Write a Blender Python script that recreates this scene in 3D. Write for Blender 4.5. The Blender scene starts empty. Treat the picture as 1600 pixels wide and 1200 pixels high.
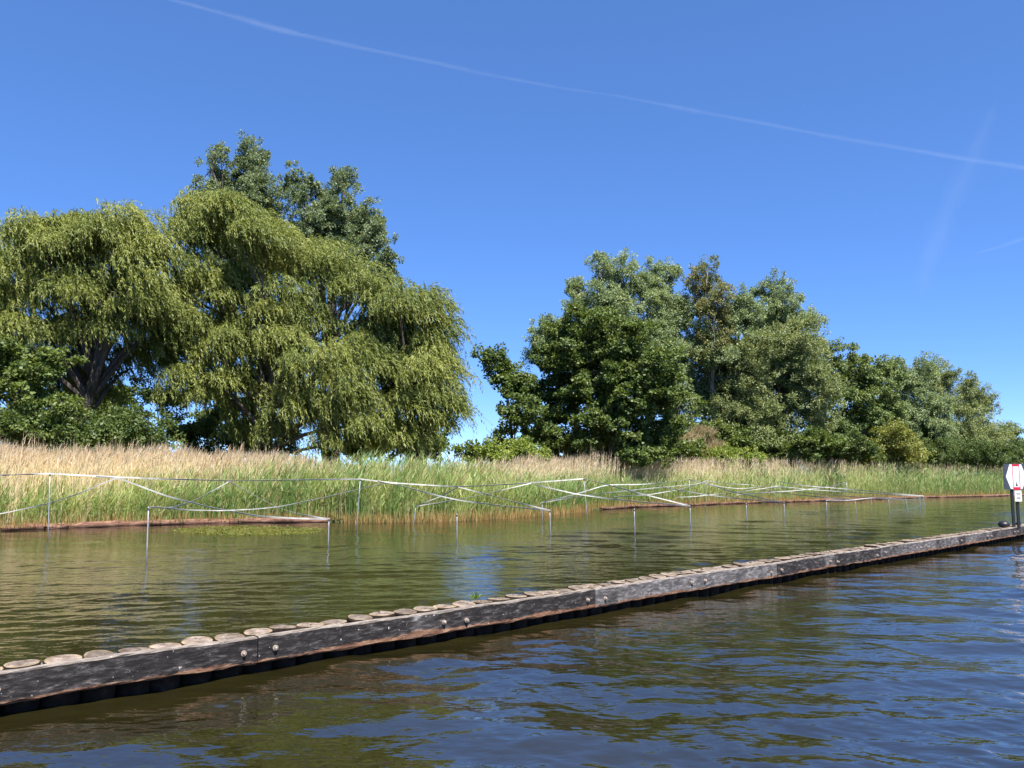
import bpy, bmesh, math
import numpy as np
from mathutils import Vector, Matrix

R = math.radians
rng = np.random.default_rng(11)
scene = bpy.context.scene
COL = scene.collection

# ------------------------------------------------------------------ camera
H_CAM, F_PX = 2.0, 1290.0          # eye height over the water, focal length in pixels of a 1600 px wide frame
PITCH = math.atan(140 / F_PX)
cam_d = bpy.data.cameras.new("camera")
cam_d.sensor_width = 36.0
cam_d.lens = 36.0 * F_PX / 1600
cam_d.clip_start, cam_d.clip_end = 0.1, 60000
cam = bpy.data.objects.new("camera", cam_d)
cam.location = (0, 0, H_CAM)
cam.rotation_euler = (math.pi / 2 + PITCH, 0, 0)
COL.objects.link(cam)
scene.camera = cam

# ------------------------------------------------------------------ sky, sun, exposure
SUN_AZ, SUN_EL = 150.0, 59.0        # azimuth clockwise from the view direction (+Y)
world = bpy.data.worlds.new("World")
scene.world = world
world.use_nodes = True
wn = world.node_tree
sky = wn.nodes.new("ShaderNodeTexSky")
sky.sky_type = 'NISHITA'
sky.sun_disc = False
sky.sun_elevation = R(SUN_EL)
sky.sun_rotation = R(SUN_AZ)
sky.altitude = 3000
sky.air_density, sky.dust_density, sky.ozone_density = 0.65, 0.5, 10.0
gm = wn.nodes.new("ShaderNodeGamma")                 # evens out the glare towards the horizon
gm.inputs['Gamma'].default_value = 0.65
wn.links.new(sky.outputs[0], gm.inputs['Color'])
hs = wn.nodes.new("ShaderNodeHueSaturation")
hs.inputs['Hue'].default_value = 0.510
hs.inputs['Saturation'].default_value = 1.25
hs.inputs['Value'].default_value = 1.74
wn.links.new(gm.outputs[0], hs.inputs['Color'])
wn.links.new(hs.outputs[0], wn.nodes['Background'].inputs['Color'])
wn.nodes['Background'].inputs['Strength'].default_value = 0.12

sun_d = bpy.data.lights.new("sun", 'SUN')
sun_d.energy = 5.0
sun_d.angle = R(0.53)
sun_d.color = (1.0, 0.95, 0.87)
sun = bpy.data.objects.new("sun", sun_d)
to_sun = Vector((math.sin(R(SUN_AZ)) * math.cos(R(SUN_EL)), math.cos(R(SUN_AZ)) * math.cos(R(SUN_EL)), math.sin(R(SUN_EL))))
sun.rotation_euler = to_sun.to_track_quat('Z', 'Y').to_euler()
sun.location = (20, -30, 40)
COL.objects.link(sun)

scene.view_settings.view_transform = 'Standard'
scene.view_settings.look = 'None'
scene.view_settings.gamma = 1.0
scene.view_settings.exposure = 1.15
scene.cycles.max_bounces = 8
scene.cycles.diffuse_bounces = 3
scene.cycles.glossy_bounces = 3
scene.cycles.transmission_bounces = 4
scene.cycles.transparent_max_bounces = 12
scene.cycles.caustics_reflective = False
scene.cycles.caustics_refractive = False

# ------------------------------------------------------------------ from a pixel of the photograph to a place in the world
CT, ST = math.cos(PITCH), math.sin(PITCH)


def ray(px, py):
    x, y = (px - 800) / F_PX, -(py - 600) / F_PX
    return Vector((x, CT - y * ST, ST + y * CT))


def at_y(px, py, Y):
    r = ray(px, py)
    return Vector((0, 0, H_CAM)) + r * (Y / r.y)


def at_z(px, py, z=0.0):
    r = ray(px, py)
    return Vector((0, 0, H_CAM)) + r * ((z - H_CAM) / r.z)


# ------------------------------------------------------------------ object helpers
def tag(o, label=None, cat=None, group=None, kind=None):
    if label: o['label'] = label
    if cat: o['category'] = cat
    if group: o['group'] = group
    if kind: o['kind'] = kind
    return o


def link(name, me, parent=None):
    o = bpy.data.objects.new(name, me)
    COL.objects.link(o)
    if parent is not None:
        o.parent = parent
    return o


def empty(name, loc=(0, 0, 0)):
    o = bpy.data.objects.new(name, None)
    o.empty_display_size = 0.3
    o.location = loc
    COL.objects.link(o)
    return o


def mesh_np(name, verts, faces, mat, cols=None, smooth=False):
    """verts (n,3); faces (m,k) all of one size."""
    verts = np.asarray(verts, np.float32)
    faces = np.asarray(faces, np.int32)
    me = bpy.data.meshes.new(name)
    m, k = faces.shape
    me.vertices.add(len(verts))
    me.vertices.foreach_set('co', verts.ravel())
    me.loops.add(m * k)
    me.loops.foreach_set('vertex_index', faces.ravel())
    me.polygons.add(m)
    me.polygons.foreach_set('loop_start', np.arange(0, m * k, k, dtype=np.int32))
    me.update(calc_edges=True)
    if cols is not None:
        a = me.color_attributes.new('Col', 'FLOAT_COLOR', 'POINT')
        c = np.ones((len(verts), 4), np.float32)
        c[:, :3] = cols
        a.data.foreach_set('color', c.ravel())
    if smooth:
        me.polygons.foreach_set('use_smooth', np.ones(m, bool))
    me.materials.append(mat)
    return me


class MB:
    """collects boxes, tubes and plates; build() links them as one mesh object"""
    def __init__(s):
        s.v, s.f = [], []

    def add(s, vs, fs):
        n = len(s.v)
        s.v += [tuple(v) for v in vs]
        s.f += [tuple(i + n for i in f) for f in fs]
        return s

    def tube(s, pts, radii, sides=6, cap=True):
        pts = [Vector(p) for p in pts]
        if not hasattr(radii, '__len__'):
            radii = [radii] * len(pts)
        vs, fs = [], []
        t0 = (pts[1] - pts[0]).normalized()
        a = t0.orthogonal().normalized()
        for i, p in enumerate(pts):
            t = (pts[min(i + 1, len(pts) - 1)] - pts[max(i - 1, 0)]).normalized()
            a = (a - t * a.dot(t)).normalized()
            b = t.cross(a)
            for k in range(sides):
                an = 2 * math.pi * k / sides
                vs.append(p + (a * math.cos(an) + b * math.sin(an)) * radii[i])
        for i in range(len(pts) - 1):
            for k in range(sides):
                k2 = (k + 1) % sides
                fs.append((i * sides + k, i * sides + k2, (i + 1) * sides + k2, (i + 1) * sides + k))
        if cap:
            fs.append(tuple(range(sides))[::-1])
            fs.append(tuple((len(pts) - 1) * sides + k for k in range(sides)))
        return s.add(vs, fs)

    def box(s, lo, hi, mat=None):
        (x0, y0, z0), (x1, y1, z1) = lo, hi
        vs = [Vector(c) for c in ((x0, y0, z0), (x1, y0, z0), (x1, y1, z0), (x0, y1, z0), (x0, y0, z1), (x1, y0, z1), (x1, y1, z1), (x0, y1, z1))]
        if mat is not None:
            vs = [mat @ v for v in vs]
        return s.add(vs, [(0, 3, 2, 1), (4, 5, 6, 7), (0, 1, 5, 4), (1, 2, 6, 5), (2, 3, 7, 6), (3, 0, 4, 7)])

    def prism(s, outline, y0, y1, mat=None):
        """outline in x,z; extruded from y0 (front) to y1"""
        n = len(outline)
        vs = [Vector((x, y0, z)) for x, z in outline] + [Vector((x, y1, z)) for x, z in outline]
        if mat is not None:
            vs = [mat @ v for v in vs]
        fs = [tuple(range(n)), tuple(range(2 * n - 1, n - 1, -1))]
        fs += [(i, i + n, (i + 1) % n + n, (i + 1) % n) for i in range(n)]
        return s.add(vs, fs)

    def mesh(s, name, mat, smooth=False):
        me = bpy.data.meshes.new(name)
        me.from_pydata(s.v, [], s.f)
        me.materials.append(mat)
        if smooth:
            me.polygons.foreach_set('use_smooth', np.ones(len(me.polygons), bool))
        return me

    def build(s, name, mat, parent=None, smooth=False):
        return link(name, s.mesh(name, mat, smooth), parent)


# ------------------------------------------------------------------ materials
def new_mat(name):
    m = bpy.data.materials.new(name)
    m.use_nodes = True
    nt = m.node_tree
    nt.nodes.clear()
    out = nt.nodes.new('ShaderNodeOutputMaterial')
    return m, nt, out


def N(nt, typ, ins=None, **attrs):
    n = nt.nodes.new(typ)
    for k, v in attrs.items():
        setattr(n, k, v)
    for k, v in (ins or {}).items():
        if isinstance(v, bpy.types.NodeSocket):
            nt.links.new(v, n.inputs[k])
        else:
            n.inputs[k].default_value = v
    return n


def ramp(nt, fac, stops):
    n = nt.nodes.new('ShaderNodeValToRGB')
    els = n.color_ramp.elements
    while len(els) < len(stops):
        els.new(0.5)
    for e, (p, c) in zip(els, stops):
        e.position = p
        e.color = (*c, 1) if len(c) == 3 else c
    nt.links.new(fac, n.inputs[0])
    return n


def leaf_material(name, translucent=0.34, gloss=0.025):
    m, nt, out = new_mat(name)
    col = N(nt, 'ShaderNodeVertexColor', layer_name='Col')
    d = N(nt, 'ShaderNodeBsdfDiffuse', {'Color': col.outputs[0]})
    warm = N(nt, 'ShaderNodeMix', {'Factor': 1.0, 'A': col.outputs[0], 'B': (1.25, 1.15, 0.55, 1)}, data_type='RGBA', blend_type='MULTIPLY')
    for i in warm.inputs:
        pass
    # Mix node sockets share names between types: set the colour ones by index
    nt.links.new(col.outputs[0], warm.inputs[6])
    warm.inputs[7].default_value = (1.25, 1.15, 0.55, 1)
    t = N(nt, 'ShaderNodeBsdfTranslucent', {'Color': warm.outputs[2]})
    mx = N(nt, 'ShaderNodeMixShader', {0: translucent, 1: d.outputs[0], 2: t.outputs[0]})
    g = N(nt, 'ShaderNodeBsdfGlossy', {'Color': (1, 1, 1, 1), 'Roughness': 0.55})
    mx2 = N(nt, 'ShaderNodeMixShader', {0: gloss, 1: mx.outputs[0], 2: g.outputs[0]})
    nt.links.new(mx2.outputs[0], out.inputs[0])
    return m


def bark_material(name, c0, c1):
    m, nt, out = new_mat(name)
    tc = N(nt, 'ShaderNodeTexCoord')
    mp = N(nt, 'ShaderNodeMapping', {'Vector': tc.outputs['Object'], 'Scale': (6, 6, 1.2)})
    no = N(nt, 'ShaderNodeTexNoise', {'Vector': mp.outputs[0], 'Scale': 2.0, 'Detail': 6.0})
    r = ramp(nt, no.outputs[0], [(0.35, c0), (0.7, c1)])
    bp = N(nt, 'ShaderNodeBump', {'Strength': 0.5, 'Distance': 0.05, 'Height': no.outputs[0]})
    b = N(nt, 'ShaderNodeBsdfPrincipled', {'Base Color': r.outputs[0], 'Roughness': 0.9, 'Normal': bp.outputs[0]})
    nt.links.new(b.outputs[0], out.inputs[0])
    return m


def plain_material(name, color, rough=0.6, metallic=0.0, noise=0.15, scale=8.0):
    m, nt, out = new_mat(name)
    tc = N(nt, 'ShaderNodeTexCoord')
    no = N(nt, 'ShaderNodeTexNoise', {'Vector': tc.outputs['Object'], 'Scale': scale, 'Detail': 5.0})
    lo = tuple(c * (1 - noise) for c in color)
    hi = tuple(min(1, c * (1 + noise)) for c in color)
    r = ramp(nt, no.outputs[0], [(0.3, lo), (0.7, hi)])
    b = N(nt, 'ShaderNodeBsdfPrincipled', {'Base Color': r.outputs[0], 'Roughness': rough, 'Metallic': metallic})
    nt.links.new(b.outputs[0], out.inputs[0])
    return m


M_LEAF = leaf_material('leaf')
M_REED = leaf_material('reed_blade', 0.45, 0.02)
M_DRY = leaf_material('dry_reed', 0.45, 0.01)
M_BARK = bark_material('bark', (0.035, 0.028, 0.022), (0.11, 0.09, 0.07))
M_BARK_PALE = bark_material('pale_bark', (0.09, 0.08, 0.065), (0.30, 0.28, 0.24))


def water_material():
    m, nt, out = new_mat('canal_water')
    geo = N(nt, 'ShaderNodeNewGeometry')
    mp1 = N(nt, 'ShaderNodeMapping', {'Vector': geo.outputs['Position'], 'Rotation': (0, 0, R(12)), 'Scale': (1.0, 2.2, 1)})
    n1 = N(nt, 'ShaderNodeTexNoise', {'Vector': mp1.outputs[0], 'Scale': 2.6, 'Detail': 3.0, 'Roughness': 0.5})
    mp2 = N(nt, 'ShaderNodeMapping', {'Vector': geo.outputs['Position'], 'Rotation': (0, 0, R(-20)), 'Scale': (1.0, 1.7, 1)})
    n2 = N(nt, 'ShaderNodeTexNoise', {'Vector': mp2.outputs[0], 'Scale': 9.0, 'Detail': 2.0, 'Roughness': 0.5})
    b1 = N(nt, 'ShaderNodeBump', {'Strength': 1.0, 'Distance': 0.012, 'Height': n1.outputs[0]})
    b2 = N(nt, 'ShaderNodeBump', {'Strength': 1.0, 'Distance': 0.0020, 'Height': n2.outputs[0], 'Normal': b1.outputs[0]})
    nb = N(nt, 'ShaderNodeTexNoise', {'Vector': geo.outputs['Position'], 'Scale': 0.25, 'Detail': 3.0})
    body = ramp(nt, nb.outputs[0], [(0.3, (0.013, 0.0115, 0.0035)), (0.7, (0.020, 0.017, 0.005))])
    p = N(nt, 'ShaderNodeBsdfPrincipled', {'Base Color': body.outputs[0], 'Roughness': 0.004, 'IOR': 2.4, 'Normal': b2.outputs[0]})
    nt.links.new(p.outputs[0], out.inputs[0])
    return m


def ground_material():
    m, nt, out = new_mat('meadow_ground')
    geo = N(nt, 'ShaderNodeNewGeometry')
    n1 = N(nt, 'ShaderNodeTexNoise', {'Vector': geo.outputs['Position'], 'Scale': 0.6, 'Detail': 8.0, 'Roughness': 0.65})
    r = ramp(nt, n1.outputs[0], [(0.3, (0.05, 0.04, 0.02)), (0.5, (0.06, 0.075, 0.02)), (0.7, (0.12, 0.10, 0.045))])
    n2 = N(nt, 'ShaderNodeTexNoise', {'Vector': geo.outputs['Position'], 'Scale': 14.0, 'Detail': 5.0})
    b = N(nt, 'ShaderNodeBump', {'Strength': 0.8, 'Distance': 0.06, 'Height': n2.outputs[0]})
    p = N(nt, 'ShaderNodeBsdfPrincipled', {'Base Color': r.outputs[0], 'Roughness': 0.95, 'Normal': b.outputs[0]})
    nt.links.new(p.outputs[0], out.inputs[0])
    return m


# ------------------------------------------------------------------ the lines of the place
# front upper edge of the near timber wall, read off the photograph, laid on its true height
Z_BEAM_TOP, Z_BEAM_BOT = 0.38, 0.12
wall_px = [(0, 1056), (150, 1034), (400, 991), (550, 972), (800, 934.5), (930, 916), (1050, 904), (1200, 884), (1375, 856), (1487, 839.5), (1600, 822)]
_w = [at_z(x, y, Z_BEAM_TOP) for x, y in wall_px]
_x = np.array([p.x for p in _w]); _y = np.array([p.y for p in _w])
_k = np.polyfit(_x, _y, 2)                                   # the wall is very nearly straight
W_DIR0 = Vector((1, np.polyval(np.polyder(_k), _x[0]), 0)).normalized()


def wall_xy(x):
    return np.polyval(_k, x)


_xs = np.linspace(-8, 26, 1200)
_ys = wall_xy(_xs)
_cum = np.concatenate([[0], np.cumsum(np.hypot(np.diff(_xs), np.diff(_ys)))])
_t_at0 = np.interp(_x[0], _xs, _cum)


def wall_at(t):
    """point on the front face line and the unit direction, t metres from the left edge of the frame"""
    x = np.interp(t + _t_at0, _cum, _xs)
    s = np.polyval(np.polyder(_k), x)
    d = Vector((1, s, 0)).normalized()
    return Vector((x, wall_xy(x), 0)), d


def wall_t_of_px(px):
    ts = np.linspace(-3, 34, 2000)
    best = []
    for t in ts:
        p, _ = wall_at(t)
        best.append(800 + F_PX * p.x / (p.y * CT + (0.3 - H_CAM) * ST))
    return float(np.interp(px, best, ts))


# far bank: waterline
bank_px = [(-60, 831.5), (0, 829.5), (120, 824.5), (232, 820.5), (375, 817), (500, 815.5), (560, 817), (640, 816.5), (720, 814), (800, 809.5), (870, 804), (930, 797), (1000, 792.5), (1080, 790.3), (1123, 788), (1200, 786), (1282, 783), (1336, 781.2), (1440, 777.8), (1530, 776), (1600, 773.8)]
bank = [at_z(x, y, 0.0) for x, y in bank_px]
bank = [bank[0] + (bank[0] - bank[3]) * 4.0, bank[0] + (bank[0] - bank[3]) * 1.0] + bank
_d = (bank[-1] - bank[-3]).normalized()
bank += [bank[-1] + _d * 40, bank[-1] + _d * 150, bank[-1] + _d * 900, bank[-1] + _d * 4000]
BX = np.array([p.x for p in bank]); BY = np.array([p.y for p in bank])


# ------------------------------------------------------------------ water
def build_water():
    # rings round the camera's foot: dense in the view, coarse elsewhere
    r = [1.2, 2.2, 3.4]
    while r[-1] < 24:
        r.append(r[-1] * 1.0027)
    while r[-1] < 260:
        r.append(r[-1] * 1.0060)
    while r[-1] < 6000:
        r.append(r[-1] * 1.25)
    r = np.array(r)
    a = np.concatenate([np.arange(-40, 40.001, 0.2), np.arange(44, 317, 6.0)])
    a = np.radians(a)
    RR, AA = np.meshgrid(r, a, indexing='ij')
    X = RR * np.sin(AA); Y = RR * np.cos(AA)
    rs = np.random.default_rng(5)
    Z = np.zeros_like(X)
    step = RR * np.where(RR < 24, 0.0032, 0.0062)
    side = Y - wall_xy(np.clip(X, -9, 60))          # >0 beyond the wall
    calm = np.clip((side + 0.1) / 0.6, 0, 1)        # water behind the wall is calmer
    # the near left is sheltered and smoother
    shel = 1.0 - (1 - calm) * 0.55 * np.clip((3.2 - X - 0.12 * Y) / 4.5, 0, 1)
    # slow patchiness of the wind
    patch = 0.75 + 0.35 * np.sin(0.31 * X + 0.9) * np.sin(0.23 * Y + 0.37 * X + 0.4) + 0.25 * np.sin(0.83 * X - 0.6 * Y + 2.0)
    for i in range(84):
        lam = 0.13 * (2.6 / 0.13) ** rs.random()
        th = R(72) + rs.normal(0, R(42))            # crests roughly across the view
        k = 2 * math.pi / lam
        slope = 0.0180 * (0.66 + 0.46 * min(1.0, lam / 0.7))
        fade = np.clip((lam / step - 2.6) / 3.0, 0, 1)
        amp = slope / k
        quiet = 1.0 - calm * (0.52 if lam > 0.7 else 0.15)
        ph = k * (X * math.cos(th) + Y * math.sin(th)) + rs.random() * 6.283 + 0.5 * np.sin(0.7 * X * math.sin(th) + rs.random() * 6)
        quiet = quiet * shel
        Z += amp * fade * quiet * np.sin(ph) * np.clip(patch, 0.35, 1.4)
    n, m = X.shape
    idx = np.arange(n * m).reshape(n, m)
    i2 = np.concatenate([idx, idx[:, :1]], axis=1)
    f = np.stack([i2[:-1, :-1], i2[:-1, 1:], i2[1:, 1:], i2[1:, :-1]], -1).reshape(-1, 4)
    v = np.stack([X, Y, Z], -1).reshape(-1, 3)
    f = f[:, ::-1]
    v = np.concatenate([v, [[0, 0, 0]]])
    c = len(v) - 1
    cf = np.stack([i2[0, :-1], i2[0, 1:], np.full(m, c)], -1)[:, ::-1]
    me = mesh_np('water', v, f, water_material(), smooth=True)
    o = link('water', me)
    tag(o, 'rippled olive and blue canal water', 'water', kind='structure')
    return o


build_water()


# ------------------------------------------------------------------ land
def build_land():
    n = len(bank)
    vs, fs = [], []
    offs = [(0.14, -0.5), (0.18, 0.06), (0.6, 0.16), (4, 0.2), (12, 0.25), (60, 0.3), (400, 0.3), (5000, 0.3)]
    back = Vector((-0.62, 0.78, 0))
    for p in bank:
        for o, z in offs:
            q = p + back * o
            vs.append((q.x, q.y, z))
    k = len(offs)
    for i in range(n - 1):
        for j in range(k - 1):
            fs.append((i * k + j, (i + 1) * k + j, (i + 1) * k + j + 1, i * k + j + 1))
    me = mesh_np('ground', vs, fs, ground_material())
    tag(link('ground', me), 'rough meadow ground behind the reeds', 'ground', kind='structure')


build_land()


# ------------------------------------------------------------------ foliage
def unit(v):
    return v / np.maximum(np.linalg.norm(v, axis=-1, keepdims=True), 1e-9)


def leaf_quads(pos, d, nrm, length, width, col):
    """rhombic leaves: pos base, d along, nrm facing; returns verts (4n,3), colours (4n,3)"""
    d = unit(d)
    s = unit(np.cross(d, nrm))
    n = unit(np.cross(s, d))
    L = length[:, None]; Wd = width[:, None]
    a = pos
    b = pos + d * L * 0.45 + s * Wd * 0.5 - n * Wd * 0.12
    c = pos + d * L
    e = pos + d * L * 0.45 - s * Wd * 0.5 - n * Wd * 0.12
    v = np.stack([a, b, c, e], 1).reshape(-1, 3)
    return v, np.repeat(col, 4, axis=0)


def ball(g, n):
    return unit(g.normal(size=(n, 3)))


STYLES = {
    # base colour, second colour, leaf length, width, leaves per clump, clump radius, gloss-free colour spread
    'willow':  dict(c0=(0.125, 0.168, 0.034), c1=(0.300, 0.325, 0.075), L=0.23, W=0.044, clump=1.5, void=0.2),
    'poplar':  dict(c0=(0.125, 0.180, 0.088), c1=(0.255, 0.310, 0.165), L=0.155, W=0.115, clump=0.85, n=50),
    'grey':    dict(c0=(0.150, 0.215, 0.095), c1=(0.310, 0.375, 0.185), L=0.185, W=0.095, clump=1.0, n=54, void=0.22),
    'birch':   dict(c0=(0.140, 0.180, 0.068), c1=(0.270, 0.255, 0.095), L=0.16, W=0.10, clump=0.85, n=44),
    'olive':   dict(c0=(0.155, 0.200, 0.072), c1=(0.300, 0.345, 0.145), L=0.185, W=0.09, clump=1.1, n=56, void=0.2),
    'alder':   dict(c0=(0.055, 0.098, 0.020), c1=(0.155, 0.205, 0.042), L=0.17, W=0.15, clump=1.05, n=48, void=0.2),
    'green':   dict(c0=(0.095, 0.150, 0.040), c1=(0.205, 0.260, 0.085), L=0.20, W=0.15, clump=1.2, n=50),
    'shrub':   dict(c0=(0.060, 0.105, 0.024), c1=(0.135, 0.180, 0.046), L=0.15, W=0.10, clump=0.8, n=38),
    'bright':  dict(c0=(0.150, 0.215, 0.032), c1=(0.270, 0.330, 0.060), L=0.14, W=0.10, clump=0.6, n=40),
    'yellow':  dict(c0=(0.165, 0.200, 0.040), c1=(0.310, 0.315, 0.075), L=0.17, W=0.11, clump=0.95, n=44),
    'dry':     dict(c0=(0.26, 0.21, 0.11), c1=(0.43, 0.35, 0.21), L=0.30, W=0.03, clump=0.7, n=26),
}


def crown_points(g, blobs, clump_r, density):
    """clump centres spread over the shells (and thinly through the insides) of the crown's lobes"""
    C, O = [], []
    for (c, rad) in blobs:
        rad = np.array(rad); c = np.array(c)
        area = 4 * math.pi * ((rad[0] * rad[1]) ** 1.6 / 3 + (rad[0] * rad[2]) ** 1.6 / 3 + (rad[1] * rad[2]) ** 1.6 / 3) ** (1 / 1.6)
        n = max(5, int(density * area / (clump_r ** 2 * 1.5)))
        d = ball(g, n)
        rr = np.where(g.random(n) < 0.78, g.uniform(0.80, 1.06, n), g.uniform(0.3, 0.8, n))
        far = g.random(n) < 0.10
        rr[far] *= 1.2
        k1, k2 = g.normal(size=(2, 3))
        rr *= 1 + 0.13 * np.sin(d @ k1 * 2.6 + 1) + 0.10 * np.sin(d @ k2 * 4.1)
        C.append(c + d * rad * rr[:, None])
        O.append(d)
    return np.concatenate(C), np.concatenate(O)


def foliage(style, blobs, seed, density=1.0, leafmul=1.0, detail=1.0):
    st = STYLES[style]
    g = np.random.default_rng(seed)
    cr = st['clump']
    C, O = crown_points(g, blobs, cr, density)
    keep = C[:, 2] > 0.35
    C, O = C[keep], O[keep]
    # voids a few metres across break up the crown
    vd = np.zeros(len(C))
    for _ in range(5):
        kv = g.normal(size=3) * np.array([1, 1, 1.3]) * 1.5
        vd += np.sin(C @ kv + g.random() * 6.28)
    keep = vd > np.quantile(vd, st.get('void', 0.16))
    C, O = C[keep], O[keep]
    n = len(C)
    S = g.uniform(0.5, 1.3, n)                           # clumps of unequal size
    c0, c1 = np.array(st['c0']), np.array(st['c1'])
    tone = g.random(n)                                   # each clump its own natural tint
    V, K = [], []
    L0, W0 = st['L'] * leafmul, st['W'] * leafmul
    if style == 'willow':
        ns = 95
        nl = int(15 * detail)
        # strands: start on a dome round the clump centre, arch out, then hang
        cc = np.repeat(C, ns, 0); oo = np.repeat(O, ns, 0); tt = np.repeat(tone, ns); ss = np.repeat(S, ns)
        m = len(cc)
        ang = g.uniform(0, 2 * math.pi, m)
        rad = cr * ss * np.sqrt(g.random(m))
        radial = np.stack([np.cos(ang), np.sin(ang), np.zeros(m)], 1)
        outw = oo * np.array([1, 1, 0]) * 0.6 + radial * 0.8 + g.normal(0, 0.38, (m, 3)) * np.array([1, 1, 0.5])
        start = cc + radial * rad[:, None] * 0.8
        start[:, 2] += 0.75 * cr * ss * (1 - (rad / (cr * ss)) ** 2) + g.normal(0, 0.08, m)
        length = g.uniform(0.35, 1.05, m) * (0.6 + 0.45 * ss) + g.uniform(0.3, 0.9, m) * (g.random(m) < 0.12)
        wind = np.array([0.30, -0.05, 0.0])
        s = (np.arange(nl) + g.random((m, nl))) / nl
        Ls = length[:, None]
        arch = 0.85 * (1 - np.exp(-2.2 * s))
        P = start[:, None, :] + outw[:, None, :] * (arch * Ls * 0.5)[..., None]
        P[..., 2] += Ls * (np.repeat(g.normal(0.42, 0.25, m)[:, None], nl, 1) * s - 1.05 * s ** 1.7)
        P += wind * (Ls * s ** 1.4)[..., None]
        tan = outw[:, None, :] * (0.9 * np.exp(-2.2 * s))[..., None] + wind * 1.0
        tan[..., 2] += 0.30 - 1.6 * s ** 0.7
        P = P.reshape(-1, 3); tan = unit(tan.reshape(-1, 3))
        q = len(P)
        dirs = tan + g.normal(0, 0.42, (q, 3)) + np.array([0.1, 0, -0.15])
        nr = g.normal(0, 0.8, (q, 3)) + np.array([0, -0.25, 0.75]) + np.repeat(oo, nl, 0) * 0.4
        mixf = np.clip(np.repeat(tt * 0.65 + g.normal(0.1, 0.16, m), nl) + g.normal(0.05, 0.14, q), 0, 1)[:, None]
        col = c0 * (1 - mixf) + c1 * mixf
        v, k = leaf_quads(P, dirs, nr, g.uniform(0.7, 1.3, q) * L0, g.uniform(0.7, 1.3, q) * W0, col)
        V.append(v); K.append(k)
    else:
        nsub = 9
        nl = int(st['n'] * detail)
        flat = {'alder': 0.50, 'green': 0.62, 'poplar': 1.25, 'grey': 0.95, 'birch': 1.2, 'olive': 0.85}.get(style, 0.8)
        cc = np.repeat(C, nsub, 0); oo = np.repeat(O, nsub, 0); tt = np.repeat(tone, nsub); ss = np.repeat(S, nsub)
        m = len(cc)
        sub = ball(g, m) * (cr * ss * g.uniform(0.35, 1.0, m) ** 0.6)[:, None]
        sub[:, 2] *= flat
        sc = cc + sub
        sr = cr * g.uniform(0.24, 0.42, m) * (0.5 + 0.5 * ss)
        p = ball(g, m * nl) * (np.repeat(sr, nl) * g.random(m * nl) ** 0.45)[:, None]
        p[:, 2] *= min(1.0, flat + 0.1)
        P = np.repeat(sc, nl, 0) + p
        q = len(P)
        out = unit(p) * 0.7 + np.repeat(oo, nl, 0) * 0.5
        dirs = out + g.normal(0, 0.7, (q, 3)) + np.array([0.12, 0, 0.25 if style in ('poplar', 'dry') else -0.25])
        if style == 'dry':
            dirs[:, 2] += 1.0
        nr = out * 0.5 + g.normal(0, 0.6, (q, 3)) + np.array([0, -0.1, 0.8])
        mixf = np.clip(np.repeat(tt, nl) * 0.7 + g.normal(0.15, 0.25, q), 0, 1)[:, None]
        col = c0 * (1 - mixf) + c1 * mixf
        v, k = leaf_quads(P, dirs, nr, g.uniform(0.7, 1.3, q) * L0, g.uniform(0.7, 1.3, q) * W0, col)
        V.append(v); K.append(k)
    v = np.concatenate(V); k = np.concatenate(K)
    ok = np.ones(len(v) // 4, bool)
    vz = v.reshape(-1, 4, 3)[:, :, 2].min(1)
    ok &= vz > 0.22
    v = v.reshape(-1, 4, 3)[ok].reshape(-1, 3); k = k.reshape(-1, 4, 3)[ok].reshape(-1, 3)
    return v, k, C, O


TOTAL = [0]


def curve(p0, p1, g, n=5, sag=0.0, wob=0.25):
    p0, p1 = Vector(p0), Vector(p1)
    L = (p1 - p0).length
    out = []
    off = Vector(g.normal(0, wob * 0.25, 3)) * L * 0.4
    for i in range(n + 1):
        s = i / n
        p = p0.lerp(p1, s)
        p += off * math.sin(math.pi * s)
        p.z += sag * L * math.sin(math.pi * s)
        out.append(p)
    return out


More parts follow.
